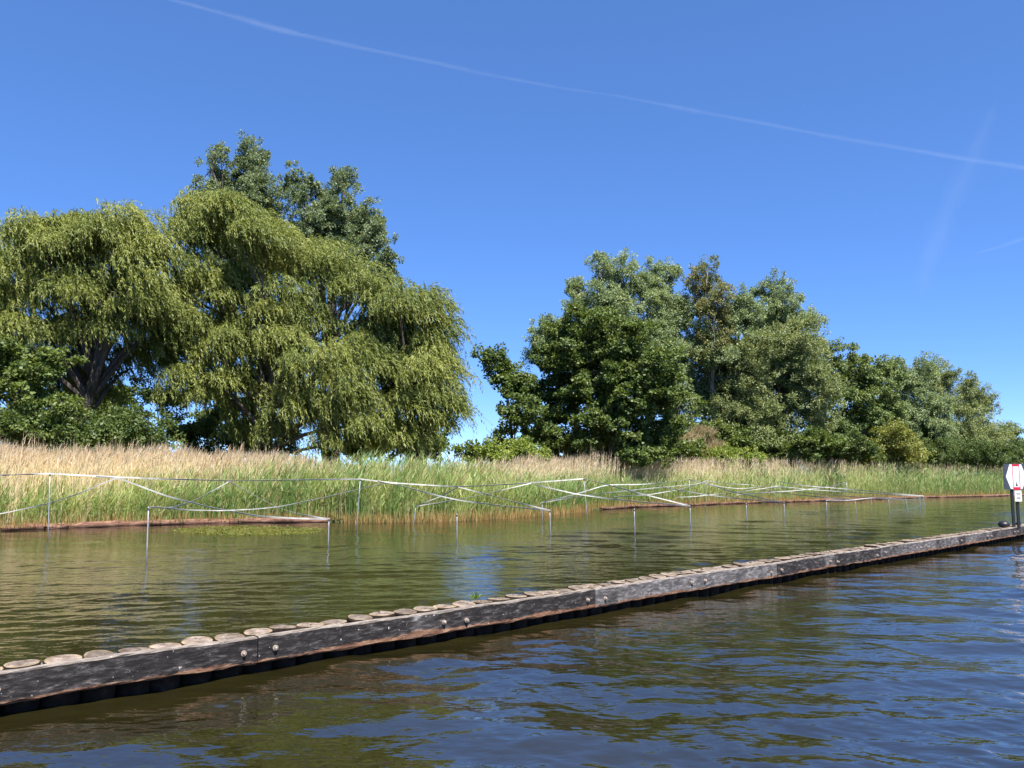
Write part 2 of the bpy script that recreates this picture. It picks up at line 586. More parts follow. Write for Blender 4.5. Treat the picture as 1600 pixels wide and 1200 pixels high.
def tree(name, style, label, cat, base_px, depth, blobs_px, seed, trunk_r=0.25, trunks=1, density=1.0, leafmul=1.0, detail=1.0,
         group=None, pale=False, lean=0.0, squash=0.8):
    """blobs_px: crown lobes (px, py, rx, ry[, metres further back]) as seen from the boat; each becomes a round lobe of real size"""
    g = np.random.default_rng(seed + 1000)
    base = at_y(base_px, 735, depth)
    base.z = 0.2
    blobs = []
    for b in blobs_px:
        dy = b[4] if len(b) > 4 else g.normal(0, 0.9)
        c = at_y(b[0], b[1], depth + dy)
        k = (depth + dy) / F_PX
        blobs.append(((c.x, c.y, c.z), (b[2] * k, squash * 0.5 * (b[2] + b[3]) * k + 0.3, b[3] * k)))
    v, k, C, O = foliage(style, blobs, seed, density, leafmul, detail)
    root = empty(name, base)
    v = v - np.array(base, np.float32)
    f = np.arange(len(v), dtype=np.int32).reshape(-1, 4)
    TOTAL[0] += len(f)
    link('crown', mesh_np('crown', v, f, M_LEAF, k), root)
    tag(root, label, cat, group)
    # trunk and limbs in one mesh
    mb = MB()
    top = max(b[0][2] for b in blobs)
    order = sorted(range(len(blobs)), key=lambda i: blobs[i][0][2])
    forks = []
    for ti in range(trunks):
        bx = base + Vector((g.normal(0, 0.35) if trunks > 1 else 0, g.normal(0, 0.35) if trunks > 1 else 0, -0.3))
        mid = Vector(np.mean([b[0] for b in blobs], axis=0))
        tgt = Vector((mid.x + lean * 2 + g.normal(0, 0.8) * (trunks > 1), mid.y + g.normal(0, 0.5), base.z + (top - base.z) * 0.62))
        if name.endswith('shrub') or 'bush' in name:
            tgt.z = base.z + (top - base.z) * 0.8
        pts = curve(bx, tgt, g, 7, 0.0, 0.3)
        mb.tube(pts, [trunk_r * (1.25 if i == 0 else 1.0 - 0.085 * i) for i in range(8)], 8)
        forks.append(pts)
    for i in order:
        c, rad = blobs[i]
        pts = forks[int(g.integers(len(forks)))]
        j = int(np.argmin([abs(p.z - (c[2] - 0.45 * (c[2] - base.z))) for p in pts[2:]])) + 2
        lim = curve(pts[j], Vector(c), g, 5, 0.06, 0.35)
        r0 = trunk_r * 0.42
        mb.tube(lim, [r0 * (1 - 0.14 * q) for q in range(6)], 6)
        near = np.argsort(np.linalg.norm((C - np.array(c)) / np.array(rad), axis=1))
        pick = near[:max(6, int(len(C) * 0.5 / len(blobs)))]
        pick = g.permutation(pick)[:14]
        for q in pick:
            st_ = lim[int(g.integers(3, 6))]
            br = curve(st_, Vector(C[q]), g, 4, 0.08, 0.4)
            mb.tube(br, [r0 * 0.30 * (1 - 0.19 * w) for w in range(5)], 5, cap=False)
    mb.v = [tuple(Vector(p) - base) for p in mb.v]
    mb.build('trunk', M_BARK_PALE if pale else M_BARK, root, smooth=True)
    return root


WILLOWS = 'weeping willows behind the reeds'
tree('willow_tree', 'willow', 'spreading willow with drooping yellow green branches at the left edge, above the dark broadleaf shrub', 'tree', 85, 45,
     [(-75, 440, 75, 75), (25, 398, 48, 44), (70, 405, 30, 36), (112, 388, 48, 42), (160, 395, 26, 34), (200, 392, 40, 40), (50, 455, 56, 38), (120, 455, 40, 34), (172, 458, 50, 38), (228, 452, 22, 44), (-20, 520, 60, 44, -1), (60, 510, 44, 28, -1), (110, 525, 40, 24, 1), (165, 515, 40, 26), (218, 530, 22, 40), (245, 400, 18, 26), (248, 500, 16, 40), (90, 365, 12, 12), (130, 352, 10, 12), (185, 360, 10, 12), (45, 372, 10, 10), (150, 560, 26, 20, 2), (195, 580, 24, 24, 2), (30, 560, 30, 24, -1), (110, 590, 34, 24, 3), (150, 610, 30, 20, 3), (70, 575, 26, 22, 2)],
     21, trunk_r=0.42, lean=1.0, density=1.75, group=WILLOWS)
tree('willow_tree', 'willow', 'tallest weeping willow, its domed yellow green crown standing in front of the grey poplars', 'tree', 385, 47,
     [(322, 360, 46, 40), (392, 382, 50, 42), (455, 412, 46, 38), (520, 435, 36, 30), (562, 465, 24, 24), (268, 465, 20, 48), (308, 440, 38, 38), (372, 460, 50, 38), (440, 485, 50, 38), (505, 495, 40, 32),
      (275, 530, 28, 42), (330, 525, 42, 36, -1), (395, 535, 44, 36, -1), (455, 545, 36, 28, -1), (410, 570, 40, 34, 2), (300, 600, 24, 40), (345, 605, 26, 34, -1), (400, 610, 26, 26, 1),
      (540, 560, 42, 24, -2.5), (488, 592, 28, 26, -2.5), (565, 612, 42, 26, -2.5), (515, 640, 40, 24, -2.5), (590, 668, 42, 20, -2.5), (480, 655, 20, 20, -2), (430, 655, 18, 26, -1), (540, 690, 34, 12, -2.5), (580, 495, 26, 26), (590, 540, 22, 30, 1), (545, 520, 34, 26, 1), (610, 480, 16, 16), (300, 345, 12, 14), (350, 335, 12, 10), (250, 545, 18, 40), (460, 620, 24, 30, 0), (380, 660, 20, 24, 1)],
     22, trunk_r=0.34, trunks=4, density=1.75, group=WILLOWS)
tree('willow_tree', 'willow', 'low weeping willow leaning right, its outer branches hanging beside the open gap', 'tree', 640, 46,
     [(641, 500, 42, 32), (677, 530, 22, 38), (609, 535, 24, 38, 1.5), (645, 568, 38, 30), (687, 595, 18, 38), (653, 625, 30, 26), (689, 650, 14, 24), (631, 662, 32, 20), (641, 690, 30, 10), (605, 615, 24, 30, 2), (625, 478, 14, 12), (665, 486, 14, 14), (703, 618, 8, 22), (659, 596, 24, 18, -1.2)],
     23, trunk_r=0.32, trunks=3, density=1.95, group=WILLOWS)

POPL = 'tall grey green poplars'
tree('poplar_tree', 'poplar', 'tall grey green poplar with two ragged upright tops, highest tree of the photo', 'tree', 380, 63,
     [(332, 265, 16, 28), (396, 250, 17, 28), (383, 276, 24, 28), (335, 305, 26, 34), (358, 290, 16, 20), (404, 305, 28, 40), (370, 340, 55, 45), (335, 400, 50, 60), (410, 400, 50, 60)], 31, trunk_r=0.4, trunks=2, group=POPL)
tree('poplar_tree', 'poplar', 'grey green poplar with three tufted tops, right of the highest poplar and above the willow', 'tree', 520, 61,
     [(462, 290, 9, 24), (492, 286, 12, 24), (478, 330, 28, 34), (510, 345, 22, 30), (540, 288, 17, 24), (538, 335, 30, 38), (577, 362, 24, 34), (520, 390, 52, 42), (606, 410, 13, 12), (592, 440, 22, 30), (560, 425, 44, 44), (470, 390, 34, 44)], 32, trunk_r=0.38, trunks=2, group=POPL)

tree('broadleaf_shrub', 'alder', 'dark green broadleaf shrub under the willow at the left edge', 'shrub', 25, 40,
     [(10, 560, 45, 42), (55, 595, 45, 48), (0, 625, 55, 45), (85, 640, 35, 30), (-50, 590, 50, 60)], 41, trunk_r=0.12, trunks=3)
HEDGE = 'low bushes along the back of the dry reeds'
for i, (bx, by, rx, ry, lab) in enumerate([(30, 668, 62, 26, 'leftmost low green bush behind the straw coloured reeds'),
                                            (118, 676, 52, 22, 'low green bush behind the dry reeds, below the leaning willow trunk'),
                                            (205, 676, 52, 22, 'low rounded bush behind the dry reeds, left of the bright sky gap')]):
    tree('low_bush', 'shrub', lab, 'bush', bx, 39.5, [(bx - rx * 0.45, by, rx * 0.6, ry), (bx + rx * 0.4, by - 2, rx * 0.6, ry), (bx, by + 10, rx, ry)], 50 + i, trunk_r=0.06, trunks=3, group=HEDGE)
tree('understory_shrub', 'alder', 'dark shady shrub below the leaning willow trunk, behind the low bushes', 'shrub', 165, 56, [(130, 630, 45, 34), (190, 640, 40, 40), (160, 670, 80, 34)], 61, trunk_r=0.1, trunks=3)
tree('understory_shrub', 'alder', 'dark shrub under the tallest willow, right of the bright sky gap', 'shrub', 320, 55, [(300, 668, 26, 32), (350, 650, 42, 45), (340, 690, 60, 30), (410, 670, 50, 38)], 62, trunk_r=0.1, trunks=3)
tree('thin_tree', 'shrub', 'thin bare stemmed young tree standing in the sky gap between two willows', 'tree', 252, 50, [(262, 630, 22, 14), (240, 600, 24, 30), (275, 650, 16, 10)], 63, trunk_r=0.11, density=0.5)

tree('alder_sapling', 'alder', 'slender young alder with loose dark leaves standing alone against the sky gap', 'tree', 800, 52,
     [(773, 558, 7, 10), (784, 578, 12, 13), (797, 604, 17, 18), (814, 592, 8, 10), (794, 640, 13, 18), (810, 662, 18, 24), (786, 672, 10, 8), (818, 634, 8, 16)], 71, trunk_r=0.12, density=0.75)
tree('round_bush', 'bright', 'bright yellow green rounded bush among the reeds below the young alder', 'bush', 800, 47, [(785, 706, 24, 14), (812, 706, 26, 15), (800, 714, 40, 14), (842, 716, 16, 9)], 72, trunk_r=0.05, trunks=3)
tree('alder_tree', 'alder', 'broad dark green alder with layered branches down to the dry reeds', 'tree', 945, 54,
     [(925, 522, 68, 42), (880, 555, 48, 45), (985, 550, 58, 48), (930, 580, 68, 48, -1), (870, 615, 42, 45), (945, 630, 72, 48, -1), (1012, 615, 48, 52), (900, 668, 55, 34), (985, 680, 62, 30, -1), (1040, 655, 26, 50), (990, 705, 45, 16, -1.5), (860, 670, 28, 34)], 73, trunk_r=0.35, trunks=2)
BACK = 'tall grey green trees behind the alder'
tree('poplar_tree', 'grey', 'tall grey green poplar rising behind the alder, leftmost of the right hand clump', 'tree', 930, 70,
     [(898, 448, 10, 22), (937, 420, 12, 22), (968, 424, 15, 24), (952, 450, 24, 26), (900, 492, 28, 36), (950, 490, 46, 44), (1000, 500, 45, 55), (860, 530, 30, 35), (960, 560, 70, 60), (1030, 560, 40, 60)], 81, trunk_r=0.4, trunks=2, group=BACK)
tree('poplar_tree', 'grey', 'grey green tree with a flat topped crown, between the leftmost poplar and the rusty birch', 'tree', 1045, 73,
     [(1022, 428, 11, 20), (1050, 424, 10, 18), (1036, 455, 20, 26), (1040, 498, 38, 44), (1065, 545, 38, 50), (1050, 610, 40, 55), (1085, 590, 30, 50)], 82, trunk_r=0.35, trunks=2, group=BACK)
tree('birch_tree', 'birch', 'birch with rusty brown patches in its thin crown, in the middle of the clump', 'tree', 1110, 71,
     [(1086, 430, 9, 18), (1106, 424, 11, 18), (1100, 455, 20, 26), (1112, 490, 26, 36), (1130, 452, 8, 14), (1125, 535, 26, 40), (1105, 560, 28, 40)], 83, trunk_r=0.25, pale=True, density=0.8, group=BACK)
tree('poplar_tree', 'grey', 'grey green tree with a pointed top just right of the rusty birch', 'tree', 1155, 72,
     [(1157, 464, 10, 20), (1158, 490, 20, 26), (1155, 530, 34, 40), (1130, 580, 36, 50), (1170, 590, 45, 50), (1120, 640, 40, 50), (1160, 660, 50, 40)], 84, trunk_r=0.3, group=BACK)
tree('poplar_tree', 'grey', 'grey green tree with a broad tufted top at the right shoulder of the clump', 'tree', 1215, 74,
     [(1192, 449, 8, 14), (1212, 452, 12, 18), (1222, 472, 20, 22), (1240, 490, 14, 20), (1210, 510, 38, 38), (1245, 540, 30, 45), (1200, 570, 50, 50)], 85, trunk_r=0.35, trunks=2, group=BACK)
tree('goat_willow', 'olive', 'rounded olive grey willow with a dead pale branch, at the right end of the clump', 'tree', 1220, 69,
     [(1215, 555, 48, 45), (1258, 545, 32, 45), (1270, 600, 30, 45), (1215, 610, 50, 40), (1175, 620, 38, 42), (1255, 650, 40, 38), (1190, 670, 55, 38), (1130, 660, 34, 40)], 86, trunk_r=0.3, trunks=3)
tree('dead_bush', 'dry', 'bare straw brown bush between the alder and the olive grey willow', 'bush', 1088, 64, [(1085, 685, 24, 20), (1100, 700, 30, 18), (1070, 705, 26, 14)], 87, trunk_r=0.05, trunks=4)
tree('nettle_bush', 'bright', 'pale green leafy bush at the foot of the dead brown bush', 'bush', 1110, 63, [(1065, 712, 30, 12), (1120, 712, 36, 14), (1160, 716, 30, 12)], 88, trunk_r=0.04, trunks=3)

ROW = 'trees in the row running away to the right'
tree('broadleaf_tree', 'green', 'fresh green broadleaf tree, nearest of the row running away to the right', 'tree', 1340, 78,
     [(1295, 558, 14, 22), (1328, 575, 30, 30), (1365, 580, 26, 26), (1320, 620, 42, 45), (1365, 630, 36, 45), (1300, 660, 40, 45), (1345, 680, 50, 36)], 91, trunk_r=0.3, trunks=2, group=ROW)
tree('broadleaf_tree', 'grey', 'rounded tree with sky showing through its stems, second of the row on the right', 'tree', 1412, 86,
     [(1408, 588, 28, 24), (1440, 585, 20, 22), (1400, 640, 34, 36), (1440, 640, 32, 36), (1420, 672, 55, 30)], 92, trunk_r=0.25, trunks=3, group=ROW)
tree('broadleaf_tree', 'olive', 'grey green tree in the middle of the row on the right, before its highest end', 'tree', 1480, 90,
     [(1455, 590, 18, 24), (1482, 606, 26, 26), (1475, 650, 42, 40), (1500, 680, 40, 36), (1445, 690, 40, 28)], 93, trunk_r=0.25, trunks=2, group=ROW)
tree('broadleaf_tree', 'olive', 'dense rounded grey green tree, last but one of the row on the right', 'tree', 1530, 96,
     [(1516, 618, 18, 20), (1536, 642, 20, 26), (1515, 665, 36, 38), (1552, 684, 22, 26), (1500, 695, 40, 28)], 94, trunk_r=0.25, trunks=2, group=ROW)
tree('broadleaf_tree', 'green', 'small green tree at the right edge, last of the row, behind the sign', 'tree', 1590, 104,
     [(1574, 684, 13, 17), (1594, 700, 18, 14), (1626, 704, 24, 15), (1665, 708, 26, 14)], 95, trunk_r=0.22, trunks=2, group=ROW)
tree('yellow_shrub', 'yellow', 'yellow green shrub glowing in front of the row of trees on the right', 'shrub', 1400, 72, [(1385, 690, 26, 22), (1410, 692, 24, 24), (1400, 708, 40, 16), (1365, 705, 18, 14)], 96, trunk_r=0.06, trunks=3)
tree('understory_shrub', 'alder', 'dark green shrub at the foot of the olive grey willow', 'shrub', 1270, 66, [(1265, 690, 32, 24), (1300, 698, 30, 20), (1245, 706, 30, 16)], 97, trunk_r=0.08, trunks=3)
tree('understory_shrub', 'shrub', 'mid green shrub between the dark shrub and the yellow green shrub', 'shrub', 1335, 70, [(1325, 695, 26, 20), (1345, 705, 24, 16)], 98, trunk_r=0.06, trunks=3)
tree('understory_shrub', 'shrub', 'low green shrub under the row of trees, right of the yellow green shrub', 'shrub', 1470, 80, [(1460, 706, 36, 16), (1500, 708, 36, 16), (1545, 710, 36, 16)], 99, trunk_r=0.06, trunks=4)
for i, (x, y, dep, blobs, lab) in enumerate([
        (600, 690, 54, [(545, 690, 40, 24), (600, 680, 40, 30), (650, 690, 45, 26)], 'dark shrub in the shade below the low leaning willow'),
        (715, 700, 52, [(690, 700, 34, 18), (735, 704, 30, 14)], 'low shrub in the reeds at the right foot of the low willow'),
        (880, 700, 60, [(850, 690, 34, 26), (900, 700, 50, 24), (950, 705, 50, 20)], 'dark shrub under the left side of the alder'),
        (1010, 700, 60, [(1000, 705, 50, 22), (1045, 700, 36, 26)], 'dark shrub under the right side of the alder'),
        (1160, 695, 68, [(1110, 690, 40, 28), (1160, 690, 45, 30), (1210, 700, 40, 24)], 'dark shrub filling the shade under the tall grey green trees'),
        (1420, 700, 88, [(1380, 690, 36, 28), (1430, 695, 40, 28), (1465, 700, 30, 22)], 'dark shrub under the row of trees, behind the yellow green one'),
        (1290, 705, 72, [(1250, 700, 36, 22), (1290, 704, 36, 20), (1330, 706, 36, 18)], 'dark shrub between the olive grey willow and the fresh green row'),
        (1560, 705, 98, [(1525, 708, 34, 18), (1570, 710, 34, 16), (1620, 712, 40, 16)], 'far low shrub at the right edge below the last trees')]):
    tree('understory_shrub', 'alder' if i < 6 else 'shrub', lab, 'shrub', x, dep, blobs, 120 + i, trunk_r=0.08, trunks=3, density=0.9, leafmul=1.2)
for i, (x, dep, w_, lab) in enumerate([
        (1325, 76, 62, 'long low bush behind the far reeds, left of the yellow green shrub'),
        (1450, 86, 60, 'long low bush behind the far reeds, right of the yellow green shrub'),
        (1555, 96, 62, 'long low bush behind the far reeds, behind the sign'),
        (1000, 62, 70, 'long low bush in the shade behind the alder'),
        (1165, 69, 70, 'long low bush in the shade under the tall grey green trees')]):
    tree('low_bush', 'shrub', lab, 'bush', x, dep, [(x - w_ * 0.5, 722, w_ * 0.5, 13), (x, 720, w_ * 0.5, 14), (x + w_ * 0.5, 723, w_ * 0.5, 13)], 160 + i, trunk_r=0.05, trunks=4, density=1.3, leafmul=1.3, group='long low bushes behind the far reeds')
for i, (x, dep, blobs, lab) in enumerate([
        (1192, 58.2, [(1190, 742, 13, 18), (1198, 760, 12, 14)], 'dark leafy plant among the reeds, below the olive grey willow'),
        (1300, 63.0, [(1296, 752, 12, 14), (1306, 764, 10, 9)], 'small leafy plant among the reeds, between two darker leafy plants'),
        (1425, 70.0, [(1412, 750, 14, 14), (1430, 752, 16, 15)], 'widest dark leafy plant among the reeds, just left of the teal net corner'),
        (1105, 54.6, [(1100, 764, 14, 12), (1118, 768, 12, 10)], 'low leafy plant at the reed edge, by the thin tall stake')]):
    tree('leafy_plant', 'shrub', lab, 'plant', x, dep + 2.6, blobs, 140 + i, trunk_r=0.03, trunks=3, density=0.8, leafmul=0.9, group='leafy plants among the far reeds')
print('leaf faces', TOTAL[0])


# ------------------------------------------------------------------ reeds
def bank_along():
    seg = np.hypot(np.diff(BX), np.diff(BY))
    return np.concatenate([[0], np.cumsum(seg)])


B_S = bank_along()
BACKV = np.array([-0.62, 0.78])


def reed_positions(n, w_lo, w_hi, g, power=1.0):
    # more stems where the bank is near, so that density per picture width stays even
    s = g.random(n * 3) * (B_S[-3] - B_S[0]) * 0.999
    x = np.interp(s, B_S, BX); y = np.interp(s, B_S, BY)
    pr = np.clip((34.0 / np.maximum(y, 20)) ** 1.6, 0, 1) * (y < 190)
    k = g.random(len(s)) < pr
    x, y = x[k][:n], y[k][:n]
    w = w_lo + (w_hi - w_lo) * g.random(len(x)) ** power
    x = x + BACKV[0] * w; y = y + BACKV[1] * w
    u = 800 + F_PX * x / y
    return x, y, w, u


def smooth_noise(u, g, n=14, lo=0.004, hi=0.06):
    r = np.zeros_like(u)
    for _ in range(n):
        f = lo * (hi / lo) ** g.random()
        r += np.sin(u * f * 2 * np.pi / 3 + g.random() * 6.28)
    return r / math.sqrt(n)


def blades(base, tip_dir, height, width, bend, col, g, segs=3):
    """tapering bent blades: strips of quads"""
    n = len(base)
    face = g.uniform(0, np.pi, n)
    side = np.stack([np.cos(face), np.sin(face) * 0.5, np.zeros(n)], 1)
    rows, cols = [], []
    for i in range(segs + 1):
        s = i / segs
        p = base + np.stack([tip_dir[:, 0] * height * s + bend[:, 0] * height * s * s,
                             tip_dir[:, 1] * height * s + bend[:, 1] * height * s * s,
                             height * (s - 0.12 * s * s * np.hypot(bend[:, 0], bend[:, 1]) * 3)], 1)
        w = width * (1 - 0.85 * s ** 1.5)
        rows += [p - side * w[:, None] / 2, p + side * w[:, None] / 2]
        cols += [col, col]
    V = np.stack(rows, 1)
    k = 2 * (segs + 1)
    idx = np.arange(n)[:, None] * k
    f = np.concatenate([idx + np.array([2 * i, 2 * i + 1, 2 * i + 3, 2 * i + 2]) for i in range(segs)], 0)
    return V.reshape(-1, 3), f, np.stack(cols, 1).reshape(-1, 3)


def join(parts):
    V, F, K, n = [], [], [], 0
    for v, f, k in parts:
        V.append(v); F.append(f + n); K.append(k); n += len(v)
    return np.concatenate(V), np.concatenate(F), np.concatenate(K)


def lerp_col(a, b, t):
    return np.array(a) * (1 - t[:, None]) + np.array(b) * t[:, None]


def profile(u, pts):
    return np.interp(u, [p[0] for p in pts], [p[1] for p in pts])


def green_reeds():
    g = np.random.default_rng(301)
    x, y, w, u = reed_positions(42000, 0.1, 5.5, g, 1.5)
    n = len(x)
    hmax = 1.07 * profile(u, [(-200, 1.75), (150, 1.75), (330, 2.0), (450, 2.3), (640, 2.55), (740, 2.35), (850, 1.85), (1050, 1.85), (1130, 2.3), (1350, 2.4), (1600, 2.5)])
    h = hmax * (0.62 + 0.38 * np.clip(w / 2.0, 0, 1)) * g.uniform(0.72, 1.06, n) * (1 + 0.06 * smooth_noise(u, g))
    keepf = profile(u, [(-200, 0.55), (40, 0.5), (130, 0.8), (160, 0.55), (260, 1.0), (1050, 1.0), (1150, 0.75), (1330, 0.8), (1450, 1.0), (1700, 1.0)])
    k = g.random(n) < keepf
    x, y, w, u, h = x[k], y[k], w[k], u[k], h[k]
    n = len(x)
    base = np.stack([x, y, np.full(n, 0.1)], 1)
    t = np.clip(0.45 + 0.25 * smooth_noise(u, g) + g.normal(0, 0.22, n), 0, 1)
    col = lerp_col((0.150, 0.265, 0.065), (0.42, 0.49, 0.17), t)
    dry = g.random(n) < 0.16
    col[dry] = np.array((0.50, 0.42, 0.22)) * g.uniform(0.7, 1.15, (dry.sum(), 1))
    z2 = np.zeros(n)
    lean = np.stack([g.normal(0.02, 0.085, n), g.normal(0, 0.08, n)], 1)
    bend = np.stack([g.normal(0.04, 0.07, n), g.normal(0, 0.05, n)], 1)
    parts = [blades(base, lean, h, np.full(n, 0.024), bend, col, g, 3)]
    # leaves: three per stem, rising then bending with the wind to the right
    for lv in range(4):
        s = g.uniform(0.25, 0.98, n)
        p = base + np.stack([lean[:, 0] * h * s + bend[:, 0] * h * s * s, lean[:, 1] * h * s, h * s], 1)
        ang = g.normal(0.0, 1.7, n)
        spread = g.uniform(0.3, 0.75, n)
        td = np.stack([np.cos(ang) * spread, np.sin(ang) * spread], 1)
        bd = np.stack([g.uniform(-0.1, 0.5, n), g.normal(0, 0.15, n)], 1)
        parts.append(blades(p, td, g.uniform(0.22, 0.46, n), np.full(n, 0.036), bd, col * g.uniform(0.85, 1.2, (n, 1)), g, 2))
    V, F, K = join(parts)
    o = link('reeds', mesh_np('reeds', V, F, M_REED, K))
    tag(o, 'green reeds along the far bank, leaning slightly to the right', 'reeds', kind='stuff')


def dry_reeds():
    g = np.random.default_rng(302)
    x, y, w, u = reed_positions(54000, 0.4, 8.5, g, 1.0)
    k = (w > 1.6) | (u < 45) | ((u > 118) & (u < 165)) | (g.random(len(x)) < 0.12)
    x, y, w, u = x[k], y[k], w[k], u[k]
    n = len(x)
    hm = 1.08 * profile(u, [(-200, 2.75), (250, 2.75), (440, 2.6), (520, 2.2), (740, 2.2), (830, 2.65), (960, 2.75), (1080, 2.75), (1200, 2.75), (1600, 2.55)])
    h = hm * g.uniform(0.80, 1.06, n) * (1 + 0.045 * smooth_noise(u, g, 14, 0.01, 0.2))
    h = np.where(g.random(n) < 0.05, h * 1.12, h) * np.clip(0.55 + 0.3 * w, 0, 1)
    keepf = profile(u, [(-200, 1), (330, 1), (440, 0.8), (500, 0.3), (560, 0.12), (740, 0.22), (800, 0.9), (900, 1), (1080, 1), (1150, 0.8), (1300, 0.6), (1420, 0.25), (1600, 0.22)])
    k = g.random(n) < keepf
    x, y, w, u, h = x[k], y[k], w[k], u[k], h[k]
    n = len(x)
    base = np.stack([x, y, np.full(n, 0.15)], 1)
    t = g.random(n)
    col = lerp_col((0.66, 0.56, 0.385), (0.90, 0.80, 0.61), t)
    lean = np.stack([g.normal(0.02, 0.05, n), g.normal(0, 0.05, n)], 1)
    bend = np.stack([g.normal(0.02, 0.04, n), g.normal(0, 0.03, n)], 1)
    parts = [blades(base, lean, h, np.full(n, 0.028), bend, col, g, 2)]
    # feathery plume and a ragged dry leaf or two
    top = base + np.stack([lean[:, 0] * h * 0.9 + bend[:, 0] * h * 0.81, lean[:, 1] * h * 0.9, h * 0.88], 1)
    pc = lerp_col((0.40, 0.29, 0.20), (0.66, 0.51, 0.38), g.random(n))
    pl = np.where(g.random(n) < 0.5, 1, 0.45)
    parts.append(blades(top, np.stack([g.normal(0.12, 0.12, n), g.normal(0, 0.1, n)], 1), g.uniform(0.18, 0.34, n) * pl, np.full(n, 0.05), np.stack([g.uniform(0, 0.4, n), g.normal(0, 0.1, n)], 1), pc, g, 2))
    for lv in range(2):
        s = g.uniform(0.2, 0.85, n)
        p = base + np.stack([lean[:, 0] * h * s + bend[:, 0] * h * s * s, lean[:, 1] * h * s, h * s], 1)
        td = np.stack([g.normal(0.15, 0.4, n), g.normal(0, 0.3, n)], 1)
        parts.append(blades(p, td, g.uniform(0.2, 0.45, n), np.full(n, 0.03), np.stack([g.uniform(-0.1, 0.4, n), g.normal(0, 0.2, n)], 1), col * 0.95, g, 2))
    V, F, K = join(parts)
    o = link('dry_reeds', mesh_np('dry_reeds', V, F, M_DRY, K))
    tag(o, 'straw coloured dead reeds with feathery tops behind the green reeds', 'dry reeds', kind='stuff')


def reed_stubble():
    g = np.random.default_rng(303)
    x, y, w, u = reed_positions(30000, -0.16, 1.0, g, 1.4)
    n = len(x)
    bulge = ((u > 540) & (u < 925))
    k = bulge | (g.random(n) < np.where(u > 925, 0.8, 0.4))
    x, y, w, u = x[k], y[k], w[k], u[k]
    n = len(x)
    bulge = ((u > 540) & (u < 925))
    base = np.stack([x, y, np.where(bulge, -0.03, 0.1)], 1)
    h = g.uniform(0.18, 0.6, n) * np.where(bulge, 1.0, 0.85)
    col = lerp_col((0.30, 0.175, 0.065), (0.56, 0.40, 0.18), g.random(n))
    gr = g.random(n) < 0.2
    col[gr] = np.array((0.16, 0.19, 0.06))
    lean = np.stack([g.normal(0.03, 0.14, n), g.normal(0, 0.12, n)], 1)
    V, F, K = blades(base, lean, h, np.full(n, 0.028), np.stack([g.normal(0, 0.1, n), g.normal(0, 0.1, n)], 1), col, g, 2)
    o = link('reed_stubble', mesh_np('reed_stubble', V, F, M_DRY, K))
    tag(o, 'short rusty orange dead reed stems at the waterline', 'reed stubble', kind='stuff')


green_reeds()
dry_reeds()
reed_stubble()


# ------------------------------------------------------------------ floating weed in front of the bank
def water_weed():
    g = np.random.default_rng(304)
    P = []
    while len(P) < 3000:
        px, py = g.uniform(262, 525), g.uniform(819.5, 836)
        e = ((px - 392) / 130) ** 2 + ((py - 828) / 8) ** 2
        if e < 1 - 0.4 * g.random():
            q = at_z(px, py, 0.02)
            P.append((q.x, q.y, 0.004 + 0.012 * g.random()))
    P = np.array(P)
    n = len(P)
    d = g.normal(size=(n, 3)) * np.array([1, 1, 0.18]) + np.array([0, 0, 0.1])
    col = lerp_col((0.10, 0.12, 0.02), (0.22, 0.22, 0.045), g.random(n))
    v, k = leaf_quads(P, d, g.normal(0, 0.3, (n, 3)) + np.array([0, -0.2, 1.0]), g.uniform(0.05, 0.12, n), g.uniform(0.03, 0.06, n), col)
    o = link('floating_weed', mesh_np('floating_weed', v, np.arange(len(v)).reshape(-1, 4), M_REED, k))
    tag(o, 'yellow green mat of floating water weed in front of the bank logs', 'water weed', kind='stuff')


water_weed()


# ------------------------------------------------------------------ bank logs
def bank_log_material():
    m, nt, out = new_mat('bank_log_wood')
    tc = N(nt, 'ShaderNodeTexCoord')
    mp = N(nt, 'ShaderNodeMapping', {'Vector': tc.outputs['Object'], 'Scale': (0.8, 7, 7)})
    no = N(nt, 'ShaderNodeTexNoise', {'Vector': mp.outputs[0], 'Scale': 3.0, 'Detail': 7.0, 'Roughness': 0.65})
    r = ramp(nt, no.outputs[0], [(0.30, (0.03, 0.013, 0.008)), (0.47, (0.13, 0.058, 0.034)), (0.60, (0.25, 0.14, 0.09)), (0.78, (0.40, 0.31, 0.24))])
    b = N(nt, 'ShaderNodeBump', {'Strength': 0.7, 'Distance': 0.03, 'Height': no.outputs[0]})
    p = N(nt, 'ShaderNodeBsdfPrincipled', {'Base Color': r.outputs[0], 'Roughness': 0.85, 'Normal': b.outputs[0]})
    nt.links.new(p.outputs[0], out.inputs[0])
    return m


M_BLOG = bank_log_material()


def bank_log(p0, p1, r, label, seed):
    g = np.random.default_rng(seed)
    p0, p1 = Vector(p0), Vector(p1)
    L = (p1 - p0).length
    n = max(4, int(L / 0.5))
    mb = MB()
    pts = [Vector((L * i / n, g.normal(0, 0.02), g.normal(0, 0.018))) for i in range(n + 1)]
    mb.tube(pts, [r * g.uniform(0.86, 1.08) for _ in pts], 9)
    o = mb.build('bank_log', M_BLOG, None, smooth=True)
    o.location = p0
    o.rotation_euler = (0, 0, math.atan2(p1.y - p0.y, p1.x - p0.x))
    tag(o, label, 'log', 'brown logs edging the far bank')


